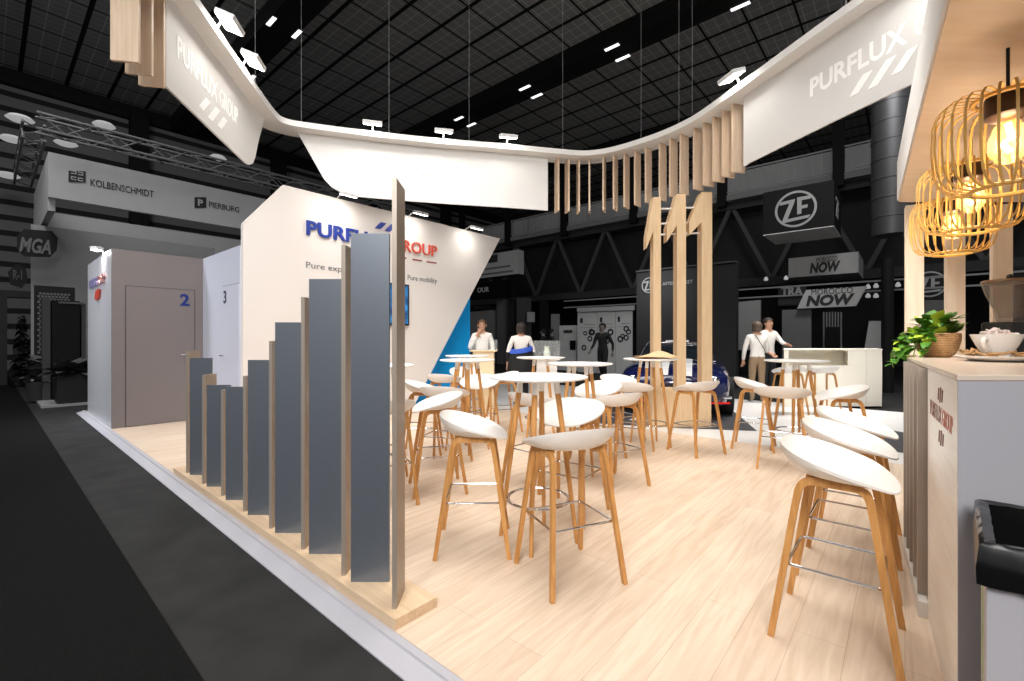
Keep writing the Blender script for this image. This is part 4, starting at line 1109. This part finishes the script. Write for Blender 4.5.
# truss
def truss(name, lab, p, q, w=.34, seg=.45, m=None):
    p, q = Vector(p), Vector(q); d = (q-p); L = d.length; d.normalize(); sd = Vector((0,0,1)).cross(d).normalized(); up = Vector((0,0,1)); b = MB()
    offs = [(-w/2,-w/2),(w/2,-w/2),(w/2,w/2),(-w/2,w/2)]
    for a, c in offs: b.tube([sd*a+up*c, d*L+sd*a+up*c], .03, 6)
    n = int(L/seg)
    for i in range(n):
        for (a0, c0), (a1, c1) in zip(offs, offs[1:]+offs[:1]):
            if i % 2: a0, c0, a1, c1 = a1, c1, a0, c0
            b.tube([d*(i*L/n)+sd*a0+up*c0, d*((i+1)*L/n)+sd*a1+up*c1], .016, 5)
    o = b.build(name, m or H(120), None); place(o, p); return tag(o, lab, 'truss')
truss('lighting_truss', 'silver lattice truss running above the long grey fascia', S(bL-.2, KA-.2, 6.0), S(11.2, KA-.2, 6.0))
truss('lighting_truss', 'silver lattice truss above the short side of the grey fascia', S(bL-.2, KA+.4, 6.0), S(bL-.2, KA+D+.6, 6.0))
for px, py, a, lab in ((20,122,19,'soft round hall lamp high above the aisle, by the truss corner'),(104,128,20,'soft round hall lamp above the long lattice truss'),(12,142,21,'soft round hall lamp below another one, above the aisle'),(8,178,23,'lowest soft round hall lamp before the louvred wall'),(66,146,21,'soft round hall lamp just behind the truss corner'),(218,160,21,'soft round hall lamp behind the truss, near the white hanging panel')):
    p = at_a(px, py, a); o = MB().lathe([(0,.0),(.20,.02),(.30,.08),(.22,.16),(.06,.2),(0,.2)], 24).build('hall_lamp', emis('hall_lamp_glow', (190,190,190), .6), None, smooth=True); place(o, p); tag(o, lab, 'lamp')
# booth under the fascia
bt = thing('grey_booth', 'dim grey exhibition booth wall with a perforated side panel under the hanging fascia', 'booth', S(0, KA), TH)
MB().box(b_on(31, KA+1.6), 4.6, 1.6, 1.7, FH, 4.1).build('back_panel', H(160), bt)
MB().box(b_on(57, KA)+.8, 4.6, 1.4, 1.58, FH, 3.0).build('dark_panel', H(40), bt)
MB().box(bL-.2, 5, -1.6, 1.5, FH, FH+.05).build('plinth', H(160), bt)
pb = MB()
M_PERF = mat('perforated', (120,120,120), .6)
x0, x1 = b_on(37.5,KA), b_on(37.5,KA)+.5
for i in range(9):
    for k in range(22):
        if k < 22: pb.box(x0+.056*i+(.028 if k % 2 else 0), x0+.056*i+(.028 if k % 2 else 0)+.04, .02, .035, 1.0+.062*k, 1.045+.062*k)
pb.build('perforated_grille', M_PERF, bt)
MB().box(x0-.05, x1+.1, .036, .08, .3, 2.5).build('grille_backing', H(40), bt)
cA = KA-.55
cb0, cb1 = b_on(52, cA), b_on(80, cA)
t = thing('display_cabinet', 'tall black display cabinet standing behind the black planter', 'cabinet', S(cb0, cA, FH+.051), TH)
MB().box(0, cb1-cb0, 0, .5, 0, 2.15).build('body', H(20), t, bevel=.01); MB().box(-.14, -.02, .05, .45, 0, 2.2).build('frame_post', H(80), t); MB().box(cb1-cb0+.03, cb1-cb0+.1, .05, .45, 0, 2.1).build('frame_post', H(80), t); MB().box(.1, .5, -.02, -.001, 2.08, 2.12).build('light_strip', H(100), t)
pA = KA-1.5; pb0, pb1 = b_on(57, pA), b_on(92, pA)
t = thing('planter', 'black planter box full of dark ferns at the edge of the grey booth', 'planter', S(pb0, pA, FH+.051), TH)
MB().box(0, pb1-pb0, -.02, .45, 0, .62).build('planter_box', H(40), t, bevel=.01)
random.seed(21); fo = MB()
for k in range(200):
    an = random.uniform(0, 6.28); el = random.uniform(.1, 1.3); L = random.uniform(.15,.38)
    d = Vector((math.cos(an)*math.cos(el), math.sin(an)*math.cos(el)*.6-.15, math.sin(el))); base = Vector((random.uniform(.05, pb1-pb0-.05), random.uniform(.05,.38), .60))
    leaf(fo, base, d, L, curl=.45)
fo.build('foliage', mat('dim_leaf', (70,70,70), .6, var=.3), t, smooth=True)
t = thing('potted_palm', 'dim leafy plant in a pot between the perforated panel and the black cabinet', 'plant', S(b_on(37, KA-.35), KA-.35, FH+.051), TH)
MB().lathe([(0,0),(.14,0),(.18,.4),(.16,.4),(.15,.36),(0,.36)], 20).build('pot', H(60), t, smooth=True)
fo = MB()
for k in range(60):
    an = random.uniform(0, 6.28); el = random.uniform(.2, 1.35); L = random.uniform(.12,.26)
    leaf(fo, (random.uniform(-.05,.05), random.uniform(-.05,.05), .36+random.uniform(0,.5)), (math.cos(an)*math.cos(el), math.sin(an)*math.cos(el), math.sin(el)), L, curl=.5)
fo.build('foliage', mat('dim_leaf2', (84,84,84), .6, var=.3), t, smooth=True)
# signs there
def sign_poly(name, lab, pts, a, m, ext=.08, frame='a'):
    P_ = [at_a(x, y, a) if frame == 'a' else at_b(x, y, a) for x, y in pts]
    o = P_[0].copy(); d = U if frame == 'a' else V
    t = thing(name, lab, 'sign', (0,0,0)); MB().prism(P_, d*ext).build('board', m, t); return t, P_
def sign_text(t, s, a, p0, p1, h, m, frame='a', bold=.02, ext=.02, shear=0.):
    A = at_a(*p0, a) if frame == 'a' else at_b(*p0, a); B = at_a(*p1, a) if frame == 'a' else at_b(*p1, a)
    n = (B-A).normalized().cross(Vector((0,0,1))); 
    return text('lettering', s, m, t, A, Vector((B.x-A.x, B.y-A.y, 0)), UP_, w=(B-A).length, h=h, ext=ext, bold=bold, shear=shear)
t, _ = sign_poly('octagon_sign', 'dark sign board with slanted grey letters hanging by the aisle', [(17,236),(24,229),(52,231),(58,238),(57,250),(50,257),(24,256),(17,248)], 15.6, H(40))
sign_text(t, 'MGA', 15.6, (19,251), (51,253), .34, H(120), bold=.03, shear=.25)
t, _ = sign_poly('octagon_sign', 'small dark hexagonal sign below the bigger lettered one', [(8,272),(16,264),(26,268),(28,280),(22,288),(10,284)], 17.5, H(40))
sign_text(t, 'R-1', 17.5, (13,279), (22,280), .25, H(100), bold=.02)
b = MB().box(0, 1.6, 0, .3, 2.6, 2.8).box(0, .18, 0, .3, 0, 2.6).box(1.42, 1.6, 0, .3, 0, 2.6).box(.3, 1.3, .1, .2, .9, 1.2)
o = b.build('dark_gate', H(60), None); place(o, S(b_on(-2, 20), 20, FH), TH); tag(o, 'dim dark gate frame at the far end of the aisle', 'gate')
fo = MB(); 
for k in range(90):
    z = random.uniform(.4, 2.4); an = random.uniform(0, 6.28); leaf(fo, (0,0,z), (math.cos(an), math.sin(an), -.2), .55*(1-(z-.4)/2.6)+.05, curl=.3)
t = thing('dark_tree', 'small dark conical tree at the far end of the aisle', 'tree', S(b_on(22, 19), 19, FH), TH); fo.xf(Matrix.Diagonal((.6,.6,.85,1))).build('foliage', H(20), t); MB().tube([(0,0,0),(0,0,1.9)], .05, 6).build('trunk', H(20), t)

# ---------------------------------------------------------------- right part of the hall (planes facing us: fixed b)
def cube_sign(name, lab, pts, b, depth, m, mb=None):
    """box whose front face lies in the plane b; pts = TL, TR, BR, BL pixels"""
    P_ = [at_b(x, y, b) for x, y in pts]; zt = (P_[0].z+P_[1].z)/2; zb = (P_[2].z+P_[3].z)/2
    a0 = (a_on(pts[0][0], b)+a_on(pts[3][0], b))/2; a1 = (a_on(pts[1][0], b)+a_on(pts[2][0], b))/2
    t = thing(name, lab, 'sign', S(b, a1, zb), TH)          # local x = V (away), y = U (towards our left)
    MB().box(0, depth, 0, a0-a1, .02, zt-zb).build('box', m, t)
    if mb: MB().box(0, depth, 0, a0-a1, 0, .019).build('underside', mb, t)
    return t, a0-a1, zt-zb
def btext(t, s, y0, y1, z, h, m, bold=.02, ext=.015, shear=0., x=-.001):
    return text('lettering', s, m, t, (x, y0, z), (0,-1,0), UP_, w=abs(y0-y1), h=h, ext=ext, bold=bold, shear=shear)
def zf_logo(t, cy, cz, r, m, x=-.001):
    lp = [(x, cy+r*math.cos(2*PI*k/48), cz+r*math.sin(2*PI*k/48)) for k in range(48)]
    b = MB(); vs = []; fs = []
    for k in range(48):
        an = 2*PI*k/48
        for rr in (r, r*.88): vs.append((x-.015, cy+rr*math.cos(an), cz+rr*math.sin(an)))
    for k in range(48): fs.append((2*k, 2*k+1, (2*((k+1)%48))+1, 2*((k+1)%48)))
    def P(u, v): return (x-.014, cy-u*r, cz+v*r)
    def quad(*q): 
        o = len(vs); vs.extend(P(u, v) for u, v in q); fs.append(tuple(range(o, o+len(q))))
    quad((-.72,.50),(-.02,.56),(-.05,.38),(-.78,.32)); quad((-.05,.38),(-.27,.42),(-.62,-.52),(-.38,-.50)); quad((-.62,-.52),(.70,-.42),(.60,-.58),(-.66,-.70))
    quad((.08,.62),(.75,.62),(.70,.44),(.08,.42)); quad((.08,.42),(.30,.42),(.28,-.30),(.08,-.32)); quad((.28,.14),(.58,.16),(.56,-.02),(.28,-.04))
    return MB().add(vs, fs).build('emblem', m, t)
M_SGN = H(20); M_SGL = mat('sign_grey', (170,170,170), .6)
t, w, hh = cube_sign('cube_sign', 'big black hanging cube sign with a round grey letter emblem', [(763,192.5),(834,180),(834,228),(763,234)], 16.4, 1.9, M_SGN, H(240))
zf_logo(t, w*.52, hh*.50, .56, M_SGL)
text('emblem', 'ZF', M_SGL, t, (.45, -.001, hh*.3), (1,0,0), UP_, w=.8, h=.6, ext=.01, bold=.02)
t, w, hh = cube_sign('billboard_wall', 'tall black wall with a round emblem and small lettering behind the car', [(636.5,275),(736,267.5),(736,388),(636.5,388)], 13.4, .25, mat('black_wall', (34,34,35), .6))
place(t, (t.location.x, t.location.y, FH), TH)
zf_logo(t, w*.855, 3.02, .24, M_SGL)
btext(t, 'AFTERMARKET', w*.71, w*.40, 2.98, .10, M_SGL, bold=.01)
MB().box(-.05, .3, 0, w, 3.46, 3.50).build('top_rail', H(80), t)
t, w, hh = cube_sign('hanging_sign', 'upper grey hanging sign with dark two line lettering under the black cube', [(788.5,259),(858.5,251),(858.5,272),(788.5,278)], 18.5, 2.2, mat('sign_board', (185,185,185), .7), H(200))
btext(t, 'MOROCCO', w*.58, w*.28, hh*.66, .17, M_DT, bold=0); btext(t, 'NOW', w*.68, w*.24, hh*.16, .33, M_DT, bold=.05, shear=.2)
t = thing('slanted_sign', 'lower grey slanted sign with bold dark two line lettering before the dim booth', 'sign', (0,0,0))
P_ = [at_b(x, y, 17.0) for x, y in ((806,290),(867,286),(856,306),(797,308.6))]
MB().prism(P_, V*.12).build('board', mat('sign_board2', (195,195,195), .7), t)
def wtext(s, p0, p1, h, m, b, bold=.02, shear=0.):
    A = at_b(*p0, b-.005); B = at_b(*p1, b-.005)
    return text('lettering', s, m, t, A, Vector((B.x-A.x,B.y-A.y,0)), UP_, w=(B-A).length, h=h, ext=.01, bold=bold, shear=shear)
wtext('MOROCCO', (811.5,295.0), (853,293.4), .19, M_DT, 17.0, 0); wtext('NOW', (806,305.6), (855,303.6), .31, M_DT, 17.0, .05, .2)
# rails with small spots
o = MB()
for z in (2.75, 3.05): o.box(-.03,.03,-8,12,z,z+.05)
o = o.build('lighting_rail', H(140), None); place(o, S(17.6, 0, 0), TH); tag(o, 'pair of thin grey rails running above the dim booths', 'rail')
for px, py in ((766,281),(786,280),(868,289),(876,288),(898,287),(868,298),(876,298)):
    p = at_b(px, py, 17.5); o = MB().lathe([(0,0),(.06,.01),(.07,.06),(.03,.14),(0,.15)], 14).build('rail_spot', emis('spot_dim', (200,200,200), .35), None, smooth=True); place(o, p); tag(o, 'tiny spot lamp on the rails above the dim booths', 'lamp', 'spot lamps on the rails')
# booth walls
def booth_wall(name, lab, pts, b, m, depth=.15, cat='booth wall'):
    P_ = [at_b(x, y, b) for x, y in pts]; o = MB().prism(P_, V*depth).build(name, m, None); return tag(o, lab, cat)
booth_wall('booth_panel', 'plain mid grey booth panel beside the man in the white shirt', [(782,310),(811,309),(811,384),(782,384)], 17.2, H(120))
booth_wall('booth_panel', 'light grey booth panel with a small frame by the black billboard edge', [(737,302),(760,300),(760,350),(737,350)], 17.3, H(160))
o = booth_wall('booth_panel', 'dark booth back wall behind the grey panels', [(736,298),(890,286),(890,388),(736,388)], 19.0, H(20))
o = MB(); 
for k in range(7):
    A = at_b(823+2.9*k, 312, 16.8); B = at_b(824.4+2.9*k, 312, 16.8); o.prism([(A.x,A.y,0),(B.x,B.y,0),(B.x,B.y,A.z),(A.x,A.y,A.z)], V*.1)
o = o.build('slatted_panel', H(120), None); tag(o, 'grey panel of thin upright slats under the slanted sign', 'panel')
booth_wall('black_screen', 'black upright screen before the slatted panel', [(826,327),(839,327),(839,352),(826,352)], 16.5, H(0), cat='screen')
booth_wall('white_easel', 'pale leaning display board on the dim booth, near the dark column', [(869,321),(889,321),(887,352),(864,352)], 16.5, H(180), cat='board')
t = thing('fascia_sign', 'dim booth fascia with partly hidden block letters beside the slanted sign', 'sign', (0,0,0))
P_ = [at_b(x, y, 17.9) for x, y in ((778,286),(806,285),(806,305),(778,306))]
MB().prism(P_, V*.1).build('board', H(60), t); wtext('TRA', (781,296), (803,295), .30, H(180), 17.9, .04)
o = MB().tube([(0,0,0),(0,0,3.4)], .13, 16).build('steel_column', H(20), None); p = at_b(887.5, 380, 15.0); place(o, (p.x, p.y, FH)); tag(o, 'black steel column standing beyond the white counter', 'column')
dp = at_y(891.5, 339, 12)
o = MB()
prof = []
for k in range(15): prof += [(.43, .5*k+.0), (.43, .5*k+.44), (.442, .5*k+.45), (.442, .5*k+.49)]
o.lathe([(0,0),(.36,0)]+prof+[(.43,CZ-4.05)], 32)
o = o.build('air_duct', mat('duct_metal', (92,92,94), .45, metal=.6), None, smooth=True); place(o, (dp.x, dp.y, 4.05)); tag(o, 'big round metal air duct coming down from the hall ceiling', 'duct')
# round emblem far behind the wooden posts
t, w, hh = cube_sign('hanging_sign', 'dark hanging sign with a round emblem seen between the wooden posts', [(922,272),(944,270),(944,300),(922,300)], 18.2, .3, H(40)); zf_logo(t, w*.65, hh*.55, .38, M_SGL)
booth_wall('booth_panel', 'grey booth panel seen between the wooden posts', [(925,300),(944,300),(944,345),(925,345)], 17.4, H(100))

# ---------------------------------------------------------------- under the gallery, behind the small tables
def poster(px0, px1, py0, py1, b, lab, seed):
    P_ = [at_b(x, y, b) for x, y in ((px0,py0),(px1,py0),(px1,py1),(px0,py1))]
    a0, a1 = a_on(px0, b), a_on(px1, b); w = a0-a1; zt = P_[0].z
    t = thing('poster_panel', lab, 'poster', S(b, a1, FH), TH, 'poster panels of the dim stand')
    MB().box(0, .06, 0, w, 0, zt-FH).build('board', mat('poster_grey', (185,185,185), .7), t)
    random.seed(seed); bb = MB()
    bb.box(-.004, 0, w*.72, w*.86, zt-.42, zt-.22)
    bb.box(-.004, 0, w*.12, w*.64, zt-.50, zt-.485).box(-.004, 0, w*.08, w*.9, zt-.62, zt-.61)
    for k in range(5):
        cy, cz, r = random.uniform(.2,.8)*w, random.uniform(1.0,1.75), random.uniform(.09,.15)
        vs = []; fs = []; nn = 18
        for q in range(nn):
            an = 2*PI*q/nn; rr = r*(1.12 if q % 2 else .92)
            vs += [(-.005, cy+rr*math.cos(an), cz+rr*math.sin(an)), (-.005, cy+r*.5*math.cos(an), cz+r*.5*math.sin(an))]
        for q in range(nn): fs.append((2*q, 2*q+1, 2*((q+1)%nn)+1, 2*((q+1)%nn)))
        bb.add(vs, fs)
    bb.build('gear_print', H(40), t)
poster(577.5, 597, 312, 384, 16, 'grey poster panel with gear pictures beside the walking person, open side', 1)
poster(597.5, 615, 311, 384, 16, 'grey poster panel with gear pictures directly behind the walking person', 2)
poster(615.5, 632, 310, 384, 16, 'grey poster panel with gear pictures beside the black billboard wall', 3)
booth_wall('header_board', 'grey header board on top of the poster panels', [(577,308),(634,305.5),(634,310),(577,312)], 15.85, H(160), depth=.08, cat='board')
t = thing('info_counter', 'dim pale counter with a small dark screen under the gallery', 'counter', S(16.5, a_on(576, 16.5), FH), TH)
wC = a_on(557, 16.5)-a_on(576, 16.5)
MB().box(0, .5, 0, wC, 0, 1.1).build('body', H(200), t); MB().box(.1, .2, wC*.05, wC*.95, 1.1, 1.95).build('back_panel', H(200), t)
MB().box(.07, .095, wC*.25, wC*.7, 1.62, 1.75).build('lettering', H(60), t); MB().box(-.06, -.01, wC*.02, wC*.28, .9, 1.3).build('screen', H(0), t)
booth_wall('booth_panel', 'pale upright booth panel between the columns under the gallery', [(551,314),(558,314),(558,385),(551,385)], 17.5, H(140))
for px, w_, gl, lab in ((503,.5,100,'grey column under the gallery, next to the man in white'),(514,.4,40,'dark slim column under the gallery beside a grey one'),(524,.55,80,'grey column under the gallery behind the woman with the blue band')):
    p = at_b(px, HY, 18.5); o = MB().box(-w_/2, w_/2, -w_/2, w_/2, 0, 3.5).build('booth_column', H(gl), None); place(o, (p.x, p.y, FH), TH); tag(o, lab, 'column')
booth_wall('booth_panel', 'grey shelf wall behind the man in the white shirt and chin pose', [(470,312),(494,310),(494,382),(470,382)], 18.2, H(120))
booth_wall('booth_panel', 'small light grey wall poster between the gallery columns', [(527,312),(533,312),(533,322),(527,322)], 18.2, H(180))
t, w, hh = cube_sign('box_sign', 'grey hanging box sign with a black logo beside the slanted wall edge', [(472,254),(518,253),(518,277),(472,277)], 17, .45, mat('box_sign_grey', (170,170,170), .7), H(60))
MB().box(-.01, -.001, w*.42, w*.62, hh*.62, hh*.95).build('logo', M_DT, t); MB().box(-.008, -.001, w*.15, w*.75, hh*.34, hh*.42).box(-.008, -.001, w*.1, w*.8, hh*.12, hh*.20).build('small_print', H(100), t)
t, w, hh = cube_sign('fascia_sign', 'black booth fascia with partly hidden pale letters under the box sign', [(470,282),(506,282),(506,298),(470,299)], 17.4, .4, H(0))
btext(t, 'OUR', w*.78, w*.45, hh*.42, .26, H(180), bold=.02)

# ================================================================== lights, world, camera
def area(name, loc, aim, size, power, col=(1,1,1), spread=PI):
    la = bpy.data.lights.new(name, 'AREA'); la.shape = 'DISK'; la.size = size; la.energy = power; la.color = col; la.spread = spread
    o = bpy.data.objects.new(name, la); COL.objects.link(o); o.location = loc
    o.rotation_euler = (Vector(aim)-Vector(loc)).to_track_quat('-Z', 'Y').to_euler(); return o
area('stand_fill', (.3, 5.4, 8.5), (.3, 5.6, 0), 6.0, 135, (1,.965,.92), 1.5)  # bodiless fill lights added above the stand to brighten its interior
area('stand_fill', (.9, 2.2, 8.5), (.7, 3.2, 0), 4.5, 56, (1,.965,.92), 1.3)
area('plinth_fill', (6.0, 8.6, 7.5), (5.6, 8.2, 0), 2.5, 105, (1,.97,.94), 1.3)  # unseen light without a lamp, brightens the white plinth and counter
area('aisle_light', (-4.5, 2.5, 9.5), (-6, 6.5, 0), 3.0, 120, (.94,.96,1), 1.6)
area('cabin_fill', (-4.9, 4.6, 4.2), (-5.0, 7.2, 1.2), .8, 14, (.95,.97,1), 2.2)  # unseen light with no lamp body, turned on the cabin
area('wall_wash', (-.8, 3.0, 7.5), (-2.0, 8.0, 1.7), 2.0, 42, (1,.96,.92), 1.2)
area('gallery_fill', (3.2, 12.5, 3.4), (4, 17, 1.2), 1.0, 26, (1,1,1), 2.4)  # added fill for the dim posters under the gallery, no lamp there
area('cabin_side_fill', (-10.2, 4.2, 6.0), (-6.8, 7.4, 1.4), 1.5, 34, (.95,.96,1), .9)  # added light that lifts the silver cabin side, without a fitting
area('bar_fill', (.4, 1.6, 4.2), (2.9, 3.1, 1.25), 1.0, 13, (1,.97,.93), .75)  # added fill for the under-lit bar and its posts
area('counter_fill', (3.6, 4.6, 5.2), (6.4, 9.0, .5), 1.2, 20, (1,.97,.93), .8)  # light added on the camera side to brighten the counter front
area('front_fill', (-1.5, -5, 6.5), (0, 4, 1.2), 4.0, 240, (1,.98,.96), 1.6)  # fill added behind the camera for surfaces facing it, such as the fins
area('hall_light', (-10, 8, 10.2), (-11, 13, 3), 4, 300, (1,1,1), 2.6)
area('hall_light', (8, 9, 10.2), (10, 15, 2), 4, 330, (1,1,1), 2.6)
wd = bpy.data.worlds.new('world'); SC.world = wd; wd.use_nodes = True
bg = wd.node_tree.nodes['Background']; bg.inputs[0].default_value = (1, 1, 1, 1); bg.inputs[1].default_value = .30
cam = bpy.data.cameras.new('camera'); co = bpy.data.objects.new('camera', cam); COL.objects.link(co)
cam.sensor_width = 36; cam.lens = F/1024*36; cam.shift_y = (HY-340.5)/1024; cam.clip_end = 200; cam.clip_start = .05
co.location = CAM; co.rotation_euler = (PI/2, 0, 0); SC.camera = co
SC.view_settings.view_transform = 'Standard'; SC.view_settings.look = 'None'; SC.view_settings.exposure = 0; SC.view_settings.gamma = 1
SC.cycles.use_denoising = True; SC.cycles.max_bounces = 8; SC.cycles.transparent_max_bounces = 16
